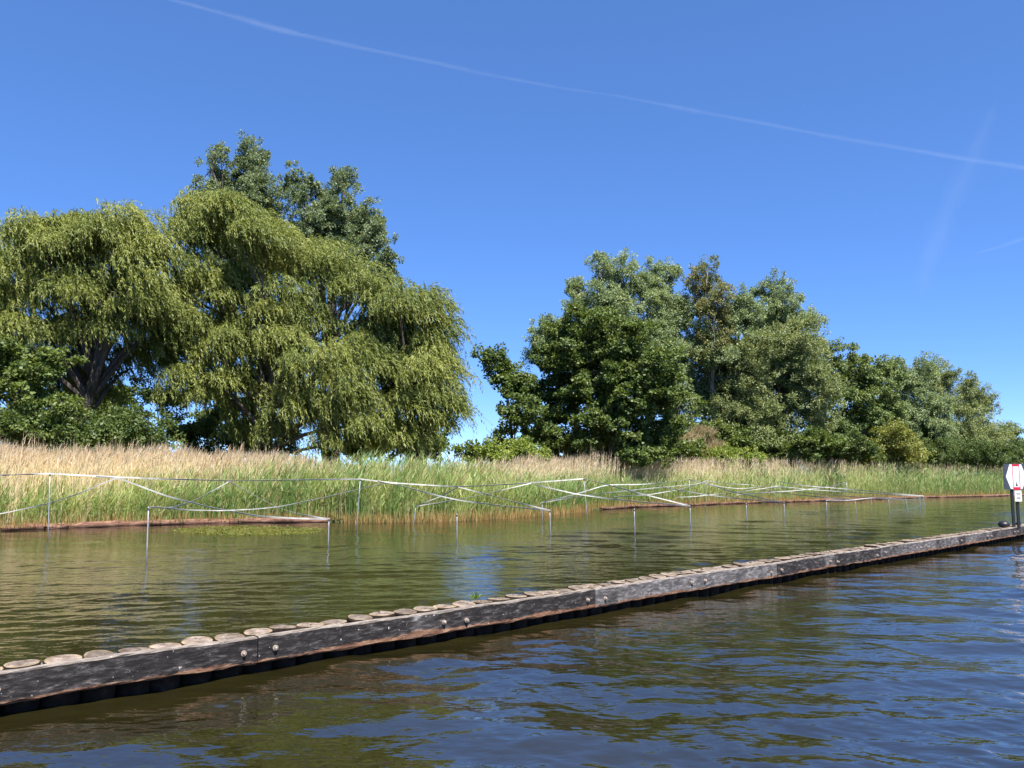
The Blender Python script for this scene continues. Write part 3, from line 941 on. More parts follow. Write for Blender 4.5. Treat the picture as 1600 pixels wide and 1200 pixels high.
LOGS = [(-90, 69, 'brown log edging the bank at the left frame edge'),
        (71, 105, 'short split brown log on the bank left of the first long log'),
        (106, 231, 'long reddish brown log on the bank behind the tallest stake at left'),
        (234, 374, 'reddish brown log on the bank behind the left half of the floating weed'),
        (376, 515, 'greyish brown log on the bank behind the right half of the floating weed'),
        (938, 1000, 'brown log at the right end of the reed stubble, partly hidden by stems'),
        (1002, 1078, 'brown log on the bank left of the dark gap behind the middle stakes'),
        (1080, 1122, 'short orange brown log between two dark gaps'),
        (1124, 1240, 'long orange brown log behind the right group of stakes'),
        (1241, 1345, 'far brown log behind the crossing tapes at right'),
        (1346, 1450, 'far grey brown log by the teal net'),
        (1451, 1530, 'distant pinkish brown log right of the teal net'),
        (1531, 1680, 'most distant log on the bank, reaching behind the sign posts')]


def bank_y(px):
    return float(np.interp(px, [p[0] for p in bank_px], [p[1] for p in bank_px]))


LOGS = [(x0, bank_y(x0), x1, bank_y(x1) - (1.6 if x1 > 1600 else 0), lab) for x0, x1, lab in LOGS]
for i, (x0, y0, x1, y1, lab) in enumerate(LOGS):
    a = at_z(x0, y0, 0.0); b = at_z(x1, y1, 0.0)
    a.z = b.z = 0.07
    bank_log(a, b, 0.135 if x0 < 930 else 0.095, lab, 400 + i)

# ------------------------------------------------------------------ stakes and tapes
M_STAKE = plain_material('galvanised_stake', (0.36, 0.38, 0.40), 0.5, 0.3, 0.25, 6.0)
M_STAKE_CAP = plain_material('stake_wire', (0.10, 0.10, 0.11), 0.5, 0.5)
M_TAPE = plain_material('white_tape', (0.47, 0.455, 0.41), 0.65, 0.0, 0.35, 3.0)
M_NET = plain_material('teal_net', (0.10, 0.20, 0.18), 0.6)

STAKES = {
    'A1': (78, 740, 75, 842, 'tall grey stake at the left, carrying the highest white tape'),
    'A2': (232, 792, 229, 877, 'nearest short stake, pale and leaning, in front of the brown bank log'),
    'A3': (514, 810, 513, 852, 'short stake right of the floating weed'),
    'A4': (563, 748, 557, 827, 'tall stake in front of the willow trunk, where two white tapes meet'),
    'A5': (650, 790, 646, 820, 'faint short stake against the left part of the reed stubble'),
    'A6': (714, 803, 714, 843, 'lone short stake in open water, before the middle of the reed stubble'),
    'A7': (859, 797, 860, 834, 'short stake holding two converging tapes, before the right part of the stubble'),
    'A8': (847, 785, 847, 815, 'faint short stake just behind the stake with two converging tapes'),
    'A9': (912, 748, 918, 814, 'tall stake in the middle, below the dark alder'),
    'A10': (991, 795, 992, 834, 'short stake without tape, right of the tall middle stake'),
    'A11': (1078, 790, 1079, 822, 'short stake at the low meeting point of three tapes, right of the middle'),
    'A12': (1077, 748, 1078, 798, 'tall stake directly behind the low meeting point of three tapes'),
    'A13': (1166, 786, 1167, 814, 'short stake without tape between the two tape ends on the right'),
    'A14': (1225, 785, 1226, 809, 'short stake at the end of two tapes below the olive grey willow'),
    'A15': (1103, 751, 1103, 794, 'thin tall stake behind, right of the taller middle right one'),
    'A16': (1291, 782, 1292, 806, 'pale short stake in the water left of the leaning far stakes'),
    'A17': (1336, 781, 1338, 801, 'short leaning stake, fourth from the teal net'),
    'A18': (1361, 774, 1361, 791, 'thin far stake behind the leaning short stakes'),
    'A19': (1388, 778, 1390, 799, 'short upright stake, second before the teal net'),
    'A20': (1415, 780, 1418, 797, 'leaning short stake next to the teal net'),
    'A21': (1437, 775, 1438, 791, 'stake at the left end of the far teal net corner'),
    'A22': (1442, 775, 1445, 789, 'last stake on the right, at the corner of the teal net'),
    'A23': (1211, 755, 1211, 787, 'thin tall stake left of its twin, far behind the crossing tapes'),
    'A24': (1218, 752, 1218, 786, 'thin tall stake right of its twin, far behind the crossing tapes'),
    'A25': (1322, 753, 1325, 785, 'thin far stake under the short raised tape end'),
}
SPOS = {}
proto = {}
for key, (tx, ty, bx, by, lab) in STAKES.items():
    b = at_z(bx, by, 0.0)
    t = at_y(tx, ty, b.y)
    SPOS[key] = (b, t)
    root = empty('stake', (b.x, b.y, 0.0))
    mb = MB()
    d = (t - b)
    r = 0.0155
    mb.tube([Vector((0, 0, 0)) - d * (0.35 / d.length), d * 0.33, d * 0.66, d], [r, r, r * 0.97, r * 0.95], 8)
    mb.build('pole', M_STAKE, root, smooth=True)
    cl = MB()
    cl.tube([d * (1 - 0.07 / d.length), d * (1 - 0.02 / d.length)], r * 1.7, 8)
    cl.build('clamp', M_STAKE_CAP, root)
    tag(root, lab, 'stake', 'thin stakes standing in the water')


def tape(px_pts, y0, y1, width, label, seed):
    """a flat ribbon through points seen in the photograph, its distance running evenly from y0 to y1"""
    g = np.random.default_rng(seed)
    xs = np.array([p[0] for p in px_pts], float); ys = np.array([p[1] for p in px_pts], float)
    cum = np.concatenate([[0], np.cumsum(np.hypot(np.diff(xs), np.diff(ys)))])
    L = cum[-1]
    n = max(12, int(L / 7))
    s = np.linspace(0, L, n + 1)
    # smooth the polyline a little so that the tape sags instead of kinking
    px = np.interp(s, cum, xs); py = np.interp(s, cum, ys)
    for _ in range(2):
        px[1:-1] = (px[:-2] + 2 * px[1:-1] + px[2:]) / 4
        py[1:-1] = (py[:-2] + 2 * py[1:-1] + py[2:]) / 4
    P = [at_y(px[i], py[i], y0 + (y1 - y0) * s[i] / L) for i in range(n + 1)]
    tw0 = g.uniform(0.2, 0.4) if seed < 515 else 0.1; twa = g.uniform(0.5, 0.9) if seed < 515 else g.uniform(0.2, 0.45); twf = g.uniform(0.7, 1.6); ph = g.uniform(0, 6)
    vs, fs = [], []
    th = 0.004
    for i, p in enumerate(P):
        t = (P[min(i + 1, n)] - P[max(i - 1, 0)]).normalized()
        up = Vector((0, 0, 1)); up = (up - t * up.dot(t)).normalized()
        sd = t.cross(up)
        a = tw0 + twa * math.sin(twf * 2 * math.pi * i / n + ph) + 0.25 * math.sin(9.0 * i / n + seed)
        w = up * math.cos(a) + sd * math.sin(a)
        q = t.cross(w)
        for (e, f) in ((-1, -1), (1, -1), (1, 1), (-1, 1)):
            vs.append(p + w * (e * width / 2) + q * (f * th / 2))
    for i in range(n):
        for k in range(4):
            k2 = (k + 1) % 4
            fs.append((i * 4 + k, i * 4 + k2, i * 4 + 4 + k2, i * 4 + 4 + k))
    fs += [(0, 3, 2, 1), (n * 4, n * 4 + 1, n * 4 + 2, n * 4 + 3)]
    mb = MB()
    mid = P[n // 2]
    mb.add([v - mid for v in vs], fs)
    o = mb.build('tape', M_TAPE, None)
    o.location = mid
    tag(o, label, 'tape', 'white tapes strung between the stakes')


def Yd(k):
    return SPOS[k][0].y


TAPES = [
    ([(-60, 745), (0, 742.5), (78, 740)], Yd('A1') - 1, Yd('A1'), 0.085, 'bright white tape from the left frame edge to the top of the tall left stake'),
    ([(78, 740), (183, 745.5), (260, 748.5), (360, 751), (450, 750), (563, 748.5)], Yd('A1'), Yd('A4'), 0.085, 'long white top tape between the two tall stakes at left'),
    ([(150, 744.5), (184, 746.5), (260, 775), (330, 793), (400, 806), (460, 810), (514, 811)], 26, Yd('A3'), 0.075, 'white tape dropping from the long top tape down to the short stake by the weed'),
    ([(-60, 815), (0, 803), (75, 787), (130, 769), (165, 753), (186, 746)], 27, 27, 0.06, 'thin slack tape rising from the left frame edge behind the tall left stake'),
    ([(234, 792), (265, 794), (305, 782), (357, 753)], Yd('A2'), 27, 0.06, 'tape rising from the nearest short stake to the long top tape'),
    ([(357, 752), (400, 775), (432, 792), (465, 803), (514, 811)], 27, Yd('A3'), 0.055, 'twisted tape falling from the long top tape, just above the floating weed'),
    ([(234, 792), (300, 797), (345, 798), (400, 795.5), (440, 791), (500, 779), (562, 764), (605, 754)], Yd('A2'), Yd('A4'), 0.05, 'slack tape from the nearest short stake up past the tall stake by the willow trunk'),
    ([(563, 748.5), (607, 754), (660, 757.5), (716, 760.5), (800, 756.5), (860, 752), (912, 748)], Yd('A4'), Yd('A9'), 0.085, 'long white top tape from the willow trunk stake to the tall middle stake'),
    ([(590, 752), (632, 760), (682, 774), (725, 783), (800, 792), (859, 797.5)], Yd('A4'), Yd('A7'), 0.075, 'white tape sloping down to the converging point, starting by the willow trunk stake'),
    ([(716, 761), (760, 772), (800, 783), (859, 797.5)], 31, Yd('A7'), 0.07, 'short white tape sloping down to the converging point from the sag of the top tape'),
    ([(650, 791), (690, 775), (716, 761)], Yd('A5'), 31, 0.07, 'short tape rising steeply from the faint stake to the sag of the top tape'),
    ([(650, 791), (712, 781), (760, 772), (800, 762), (830, 755)], Yd('A5'), 34, 0.06, 'thin tape rising gently from the faint stake towards the middle top tape'),
    ([(912, 748), (950, 757.5), (1000, 771), (1040, 781), (1078, 790.5)], Yd('A9'), Yd('A11'), 0.085, 'straight white tape from the tall middle stake down to the low meeting point'),
    ([(835, 757), (900, 772), (950, 779), (1010, 785), (1078, 790.5)], 33, Yd('A11'), 0.08, 'long slack tape crossing below the tall middle stake to the low meeting point'),
    ([(848, 785), (880, 777), (910, 769), (947, 757.5), (1000, 757), (1050, 753), (1077, 749)], Yd('A8'), Yd('A12'), 0.08, 'kinked tape from the faint stake pair up to the tall stake right of the middle'),
    ([(848, 785), (890, 778), (930, 772), (1000, 764.5), (1060, 759), (1096, 755.5), (1103, 751.5)], Yd('A8'), Yd('A15'), 0.08, 'long gently rising tape from the faint stake pair to the thin tall stake'),
    ([(960, 776), (1015, 773), (1060, 765), (1085, 759), (1103, 752)], 38, Yd('A15'), 0.08, 'lower rising tape ending at the thin tall stake, under the gently rising one'),
    ([(1023, 759), (1050, 764), (1075, 768), (1103, 773), (1163, 780), (1226, 785.5)], 45, Yd('A14'), 0.09, 'long tape falling to the right hand stake below the olive grey willow'),
    ([(1058, 777), (1085, 776), (1110, 773), (1150, 769), (1195, 763), (1218, 759)], 42, Yd('A24'), 0.08, 'tape rising rightward from the low reeds to the twin thin stakes'),
    ([(1078, 750), (1105, 756), (1127, 763), (1150, 770), (1175, 774.5), (1200, 781), (1226, 786)], Yd('A12'), Yd('A14'), 0.09, 'steep tape falling from the tall stake right of the middle to the right hand stake'),
    ([(1103, 751), (1135, 755.5), (1180, 758), (1193, 761), (1220, 762)], Yd('A15'), 62, 0.09, 'flat tape running right from the thin tall stake towards its twins'),
    ([(1105, 756), (1130, 761), (1157, 764), (1195, 760), (1210, 755)], Yd('A15'), Yd('A23'), 0.08, 'sagging tape between the thin tall stake and the left one of the twins'),
    ([(1151, 773), (1202, 769), (1240, 767), (1270, 763.5), (1297, 760.5), (1322, 753.5)], 46, Yd('A25'), 0.10, 'tape rising right to the short raised end over the far thin stake'),
    ([(1218, 752.5), (1257, 759), (1304, 762.5), (1362, 767.5), (1405, 772), (1444, 775)], Yd('A24'), Yd('A22'), 0.11, 'long far tape from the right one of the twins down to the net corner'),
    ([(1200, 763), (1221, 760), (1265, 765), (1330, 769), (1390, 772.5), (1437, 775)], 56, Yd('A21'), 0.10, 'second long far tape just below the one from the twins'),
    ([(1220, 762), (1245, 768), (1304, 774), (1359, 778), (1416, 780)], 58, Yd('A20'), 0.10, 'third far tape, falling to the leaning stake next to the net'),
    ([(1190, 766), (1219, 770), (1255, 774), (1291, 777.5), (1336, 781)], 54, Yd('A17'), 0.10, 'lowest far tape, ending at the short leaning stake'),
    ([(1291, 781.5), (1315, 782), (1336, 781), (1365, 777), (1390, 778)], Yd('A16'), Yd('A19'), 0.08, 'short low tape linking the far short stakes above the water'),
]
for i, (pts, y0, y1, w, lab) in enumerate(TAPES):
    tape(pts, y0, y1, w * (0.56 if i < 15 else 0.46), lab, 500 + i)


def net():
    a, b, c = SPOS['A19'], SPOS['A20'], SPOS['A22']
    d = SPOS['A21']
    root = empty('net_fence', (d[0].x, d[0].y, 0))
    g = np.random.default_rng(77)
    mb = MB()
    route = [a, b, d, c]
    for (p, q) in zip(route[:-1], route[1:]):
        (pb, pt), (qb, qt) = p, q
        n = max(3, int((qb - pb).length / 0.34))
        for i in range(n + 1):
            s = i / n
            mb.tube([pb.lerp(qb, s) + Vector((0, 0, 0.03)), pt.lerp(qt, s) - Vector((0, 0, 0.08))], 0.003, 4)
        for j in range(7):
            s = j / 6
            mb.tube([(pb + Vector((0, 0, 0.03))).lerp(pt - Vector((0, 0, .08)), s), (qb + Vector((0, 0, 0.03))).lerp(qt - Vector((0, 0, .08)), s)], 0.008 if j in (0, 6) else 0.003, 4)
    o = root.location
    mb.v = [tuple(Vector(v) - o) for v in mb.v]
    mb.build('mesh_panel', M_NET, root)
    tag(root, 'faint teal net hanging between the last stakes at the right', 'net')


net()


# ------------------------------------------------------------------ the timber pile wall in the foreground
def beam_material():
    m, nt, out = new_mat('tarred_beam')
    tc = N(nt, 'ShaderNodeTexCoord')
    oi = N(nt, 'ShaderNodeObjectInfo')
    off = N(nt, 'ShaderNodeVectorMath', {0: tc.outputs['Object'], 1: oi.outputs['Random']}, operation='ADD')
    sepo = N(nt, 'ShaderNodeSeparateXYZ', {0: tc.outputs['Object']})
    mpf = N(nt, 'ShaderNodeMapping', {'Vector': off.outputs[0], 'Scale': (3, 13, 13)})
    fine = N(nt, 'ShaderNodeTexNoise', {'Vector': mpf.outputs[0], 'Scale': 2.2, 'Detail': 10.0, 'Roughness': 0.74})
    big = N(nt, 'ShaderNodeTexNoise', {'Vector': off.outputs[0], 'Scale': 1.3, 'Detail': 5.0, 'Roughness': 0.6})
    # black tar with grey weathering
    tar = ramp(nt, fine.outputs[0], [(0.35, (0.007, 0.006, 0.006)), (0.50, (0.020, 0.017, 0.017)), (0.60, (0.07, 0.062, 0.06)), (0.70, (0.24, 0.22, 0.21))])
    grey = ramp(nt, fine.outputs[0], [(0.3, (0.025, 0.022, 0.022)), (0.50, (0.10, 0.092, 0.092)), (0.66, (0.30, 0.28, 0.275))])
    ocol = N(nt, 'ShaderNodeSeparateColor', {0: oi.outputs['Color']})
    rnd = N(nt, 'ShaderNodeMapRange', {0: ocol.outputs[0], 1: 0.0, 2: 1.0, 3: -0.25, 4: 0.25})
    bigs = N(nt, 'ShaderNodeMath', {0: big.outputs[0], 1: rnd.outputs[0]}, operation='ADD')
    bigr = ramp(nt, bigs.outputs[0], [(0.44, (0, 0, 0)), (0.60, (1, 1, 1))])
    c1 = N(nt, 'ShaderNodeMix', data_type='RGBA'); nt.links.new(bigr.outputs[0], c1.inputs[0]); nt.links.new(tar.outputs[0], c1.inputs[6]); nt.links.new(grey.outputs[0], c1.inputs[7])
    # worn bare wood along the lower edge (object z runs from 0 at the bottom of the beam)
    worn = ramp(nt, fine.outputs[0], [(0.3, (0.05, 0.022, 0.014)), (0.5, (0.17, 0.085, 0.05)), (0.7, (0.36, 0.24, 0.16))])
    za = N(nt, 'ShaderNodeMath', {0: big.outputs[0], 1: 0.16}, operation='MULTIPLY')
    zb = N(nt, 'ShaderNodeMath', {0: sepo.outputs[2], 1: za.outputs[0]}, operation='SUBTRACT')
    zr = N(nt, 'ShaderNodeMapRange', {0: zb.outputs[0], 1: -0.06, 2: 0.0, 3: 1.0, 4: 0.0})
    zf = N(nt, 'ShaderNodeMath', {0: zr.outputs[0], 1: fine.outputs[0]}, operation='MULTIPLY')
    zf2 = N(nt, 'ShaderNodeMapRange', {0: zf.outputs[0], 1: 0.22, 2: 0.36, 3: 0.0, 4: 1.0})
    c2 = N(nt, 'ShaderNodeMix', data_type='RGBA'); nt.links.new(zf2.outputs[0], c2.inputs[0]); nt.links.new(c1.outputs[2], c2.inputs[6]); nt.links.new(worn.outputs[0], c2.inputs[7])
    # the flat top is bleached
    top = ramp(nt, fine.outputs[0], [(0.3, (0.07, 0.055, 0.045)), (0.5, (0.22, 0.185, 0.155)), (0.72, (0.42, 0.37, 0.32))])
    geo = N(nt, 'ShaderNodeNewGeometry')
    sepn = N(nt, 'ShaderNodeSeparateXYZ', {0: geo.outputs['True Normal']})
    tz = N(nt, 'ShaderNodeMapRange', {0: sepn.outputs[2], 1: 0.35, 2: 0.9, 3: 0.0, 4: 1.0})
    c3 = N(nt, 'ShaderNodeMix', data_type='RGBA'); nt.links.new(tz.outputs[0], c3.inputs[0]); nt.links.new(c2.outputs[2], c3.inputs[6]); nt.links.new(top.outputs[0], c3.inputs[7])
    # bird droppings / lichen specks
    vor = N(nt, 'ShaderNodeTexNoise', {'Vector': off.outputs[0], 'Scale': 26.0, 'Detail': 2.0})
    sp = N(nt, 'ShaderNodeMapRange', {0: vor.outputs[0], 1: 0.70, 2: 0.75, 3: 0.0, 4: 0.8})
    c4 = N(nt, 'ShaderNodeMix', data_type='RGBA'); nt.links.new(sp.outputs[0], c4.inputs[0]); nt.links.new(c3.outputs[2], c4.inputs[6]); c4.inputs[7].default_value = (0.55, 0.52, 0.48, 1)
    b = N(nt, 'ShaderNodeBump', {'Strength': 0.8, 'Distance': 0.012, 'Height': fine.outputs[0]})
    p = N(nt, 'ShaderNodeBsdfPrincipled', {'Base Color': c4.outputs[2], 'Roughness': 0.8, 'Specular IOR Level': 0.25, 'Normal': b.outputs[0]})
    nt.links.new(p.outputs[0], out.inputs[0])
    return m


def pile_material():
    m, nt, out = new_mat('pile_wood')
    tc = N(nt, 'ShaderNodeTexCoord')
    oi = N(nt, 'ShaderNodeObjectInfo')
    sep = N(nt, 'ShaderNodeSeparateXYZ', {0: tc.outputs['Object']})
    rr = N(nt, 'ShaderNodeVectorMath', {0: tc.outputs['Object'], 1: (1, 1, 0)}, operation='MULTIPLY')
    ln = N(nt, 'ShaderNodeVectorMath', {0: rr.outputs[0]}, operation='LENGTH')
    offv = N(nt, 'ShaderNodeVectorMath', {0: tc.outputs['Object'], 1: oi.outputs['Random']}, operation='ADD')
    no = N(nt, 'ShaderNodeTexNoise', {'Vector': offv.outputs[0], 'Scale': 9.0, 'Detail': 8.0, 'Roughness': 0.65})
    # growth rings
    a = N(nt, 'ShaderNodeMath', {0: no.outputs[0], 1: 0.02}, operation='MULTIPLY')
    a2 = N(nt, 'ShaderNodeMath', {0: ln.outputs['Value'], 1: a.outputs[0]}, operation='ADD')
    k = N(nt, 'ShaderNodeMath', {0: a2.outputs[0], 1: 420.0}, operation='MULTIPLY')
    sn = N(nt, 'ShaderNodeMath', {0: k.outputs[0]}, operation='SINE')
    ringm = N(nt, 'ShaderNodeMapRange', {0: sn.outputs[0], 1: -1, 2: 1, 3: 0.78, 4: 1.08})
    core = ramp(nt, no.outputs[0], [(0.32, (0.09, 0.065, 0.05)), (0.5, (0.21, 0.165, 0.13)), (0.68, (0.34, 0.28, 0.235))])
    rim = ramp(nt, no.outputs[0], [(0.32, (0.12, 0.075, 0.04)), (0.5, (0.27, 0.20, 0.125)), (0.68, (0.42, 0.345, 0.26))])
    rf = N(nt, 'ShaderNodeMapRange', {0: a2.outputs[0], 1: 0.112, 2: 0.14, 3: 0.0, 4: 1.0})
    c1 = N(nt, 'ShaderNodeMix', data_type='RGBA'); nt.links.new(rf.outputs[0], c1.inputs[0]); nt.links.new(core.outputs[0], c1.inputs[6]); nt.links.new(rim.outputs[0], c1.inputs[7])
    c1b = N(nt, 'ShaderNodeVectorMath', {0: c1.outputs[2]}, operation='SCALE'); nt.links.new(ringm.outputs[0], c1b.inputs['Scale'])
    tone = N(nt, 'ShaderNodeMapRange', {0: oi.outputs['Random'], 1: 0, 2: 1, 3: 0.62, 4: 1.12})
    c1c = N(nt, 'ShaderNodeVectorMath', {0: c1b.outputs[0]}, operation='SCALE'); nt.links.new(tone.outputs[0], c1c.inputs['Scale'])
    side = ramp(nt, no.outputs[0], [(0.3, (0.008, 0.006, 0.005)), (0.55, (0.022, 0.016, 0.012)), (0.75, (0.07, 0.05, 0.036))])
    geo = N(nt, 'ShaderNodeNewGeometry')
    sepn = N(nt, 'ShaderNodeSeparateXYZ', {0: geo.outputs['True Normal']})
    tz = N(nt, 'ShaderNodeMapRange', {0: sepn.outputs[2], 1: 0.45, 2: 0.75, 3: 0.0, 4: 1.0})
    c2 = N(nt, 'ShaderNodeMix', data_type='RGBA'); nt.links.new(tz.outputs[0], c2.inputs[0]); nt.links.new(side.outputs[0], c2.inputs[6]); nt.links.new(c1c.outputs[0], c2.inputs[7])
    b = N(nt, 'ShaderNodeBump', {'Strength': 0.6, 'Distance': 0.01, 'Height': no.outputs[0]})
    p = N(nt, 'ShaderNodeBsdfPrincipled', {'Base Color': c2.outputs[2], 'Roughness': 0.95, 'Specular IOR Level': 0.15, 'Normal': b.outputs[0]})
    nt.links.new(p.outputs[0], out.inputs[0])
    return m


M_BEAM = beam_material()
M_PILE = pile_material()
M_BOLT = plain_material('rusty_bolt', (0.34, 0.28, 0.23), 0.55, 0.4, 0.4, 60.0)

p_org, d_org = wall_at(0)
wall_root = empty('pile_wall', (p_org.x, p_org.y, 0))
tag(wall_root, 'long low wall of sawn off timber piles between dark tarred beams, crossing the foreground water', 'pile wall')


def wall_part(o, p, ang):
    o.location = Vector(p) - wall_root.location
    o.rotation_euler = (0, 0, ang)


def beam(t0, t1, y_in, z0, hgt, thick, seed):
    """a hewn timber along the wall; y_in = distance of its front face behind the wall's front line"""
    g = np.random.default_rng(seed)
    pa, _ = wall_at(t0 + 0.006); pb, _ = wall_at(t1 - 0.006)
    d = (pb - pa).normalized()
    L = (pb - pa).length
    n = 42
    sec = []
    c = 0.014
    prof = [(0, c), (0, hgt * 0.25), (0, hgt * 0.5), (0, hgt * 0.75), (0, hgt - c), (c, hgt), (thick * 0.5, hgt), (thick - c, hgt), (thick, hgt - c), (thick, c), (thick - c, 0), (thick * 0.5, 0), (c, 0)]
    m = len(prof)
    vs, fs = [], []
    wob = np.cumsum(g.normal(0, 0.0022, (n + 1, 2)), axis=0)
    wob -= np.linspace(wob[0], wob[-1], n + 1)
    for i in range(n + 1):
        for j, (y, z) in enumerate(prof):
            k = 0.0055 if j not in (0, 12, 10) else 0.010
            vs.append(Vector((L * i / n, y + y_in + wob[i, 0] + g.normal(0, k * 0.45), z + wob[i, 1] + g.normal(0, k * 0.5))))
    for i in range(n):
        for j in range(m):
            j2 = (j + 1) % m
            fs.append((i * m + j, (i + 1) * m + j, (i + 1) * m + j2, i * m + j2))
    fs.append(tuple(range(m)))
    fs.append(tuple(n * m + j for j in range(m))[::-1])
    mb = MB().add(vs, fs)
    o = mb.build('beam', M_BEAM, wall_root)
    wall_part(o, (pa.x, pa.y, z0), math.atan2(d.y, d.x))
    return o, pa, d


def bolt_mesh():
    mb = MB()
    mb.tube([(0, 0.02, 0), (0, -0.012, 0), (0, -0.014, 0)], [0.030, 0.030, 0.026], 14)
    mb.tube([(0, -0.012, 0), (0, -0.034, 0), (0, -0.04, 0)], [0.019, 0.019, 0.013], 6)
    return mb.mesh('bolt', M_BOLT)


BOLT = bolt_mesh()
JOINTS = [wall_t_of_px(p) for p in (403, 930, 1214, 1376)]
step = (JOINTS[-1] - JOINTS[0]) / 3
edges = [JOINTS[0] - step] + JOINTS + [JOINTS[-1] + step * (i + 1) for i in range(3)]
gb = np.random.default_rng(8)
for i in range(len(edges) - 1):
    t0, t1 = edges[i], edges[i + 1]
    dz = gb.normal(0, 0.006)
    o, pa, d = beam(t0, t1, 0.0, Z_BEAM_BOT + dz, Z_BEAM_TOP - Z_BEAM_BOT, 0.105, 600 + i)
    o.color = ((0.18, 0.22, 0.80, 0.32, 0.62, 0.5, 0.4, 0.5)[i], 0.5, 0.5, 1)      # how far each timber has greyed
    L = t1 - t0
    for s in (0.17, L * 0.5 - 0.17, L * 0.5 + 0.16, L - 0.17):
        b = link('bolt', BOLT, o)
        b.location = (s + gb.normal(0, 0.02), 0.0, 0.125 + gb.normal(0, 0.014))
        b.rotation_euler = (0, gb.uniform(0, 6), 0)
    # rear beam, hidden for the most part by the piles
    beam(t0 + 0.8, t1 + 0.8, 0.105 + 0.305, Z_BEAM_BOT + (-0.035 if i < 2 else 0.03) + gb.normal(0, 0.012), 0.22, 0.07, 640 + i)


def pile_mesh(seed):
    g = np.random.default_rng(seed)
    sides = 26
    rad = 0.153
    ph = g.uniform(0, 6.28, 3)
    am = g.uniform(0.01, 0.05, 3)
    tilt = g.normal(0, 0.025, 2)
    vs, fs = [], []
    zs = [-0.7, -0.1, 0.15, -0.03, -0.008]      # last two are measured from the sawn top
    rings = []
    for zi, zrel in enumerate(zs):
        for k in range(sides):
            a = 2 * math.pi * k / sides
            r = rad * (1 + sum(am[q] * math.sin((q + 2) * a + ph[q]) for q in range(3)))
            if zi == 4: r *= 0.93
            x, y = r * math.cos(a), r * math.sin(a)
            z = zrel if zi < 3 else 0.40 + zrel + tilt[0] * x + tilt[1] * y
            vs.append((x, y, z))
    for r_ in (0.62, 0.3):
        for k in range(sides):
            a = 2 * math.pi * k / sides
            x, y = rad * r_ * math.cos(a), rad * r_ * math.sin(a)
            vs.append((x, y, 0.40 + tilt[0] * x + tilt[1] * y + g.normal(-0.002, 0.0035)))
    nr = 7
    for i in range(nr - 1):
        for k in range(sides):
            k2 = (k + 1) % sides
            fs.append((i * sides + k, i * sides + k2, (i + 1) * sides + k2, (i + 1) * sides + k))
    fs.append(tuple((nr - 1) * sides + k for k in range(sides)))
    return MB().add(vs, fs).mesh('pile', M_PILE)


PILES = [pile_mesh(700 + i) for i in range(9)]
t = edges[0] + 1.0
cnt = 0
gp = np.random.default_rng(9)
while cnt < 100:
    p, d = wall_at(t)
    nrm = Vector((-d.y, d.x, 0))
    q = p + nrm * (0.105 + 0.150 + gp.normal(0, 0.006))
    o = link('pile', PILES[int(gp.integers(9))], wall_root)
    s = gp.uniform(0.94, 1.04)
    tl = Matrix.Rotation(max(0.0, gp.normal(0.055, 0.04)), 3, d) @ Matrix.Rotation(gp.normal(0, 0.025), 3, nrm) @ Matrix.Rotation(gp.uniform(0, 6.28), 3, 'Z')
    o.location = Vector((q.x, q.y, float(np.clip(gp.normal(-0.016, 0.009), -0.035, 0.002) + np.interp(t, [7, 13], [0, 0.018])))) - wall_root.location
    o.rotation_euler = tl.to_euler()
    o.scale = (s, s, 1)
    t += 0.304 * s + gp.uniform(-0.004, 0.007)
    cnt += 1

# sprig of green growing on the wall
def sprig():
    tt = wall_t_of_px(770)
    p, d = wall_at(tt)
    nrm = Vector((-d.y, d.x, 0))
    base = p + nrm * 0.34 + Vector((0, 0, 0.40))
    g = np.random.default_rng(55)
    n = 40
    pos = np.array(base) + g.normal(0, 0.018, (n, 3)) * np.array([1, 1, 0.3])
    dirs = g.normal(0, 0.7, (n, 3)) + np.array([0, 0, 1.0])
    v, k = leaf_quads(pos - np.array(base), dirs, g.normal(0, 1, (n, 3)), g.uniform(0.05, 0.11, n), g.uniform(0.012, 0.022, n), np.tile((0.14, 0.22, 0.03), (n, 1)))
    o = link('weed_tuft', mesh_np('weed_tuft', v, np.arange(len(v)).reshape(-1, 4), M_REED, k))
    o.location = base
    tag(o, 'small fresh green weed tuft growing on top of the pile wall', 'weed')


sprig()


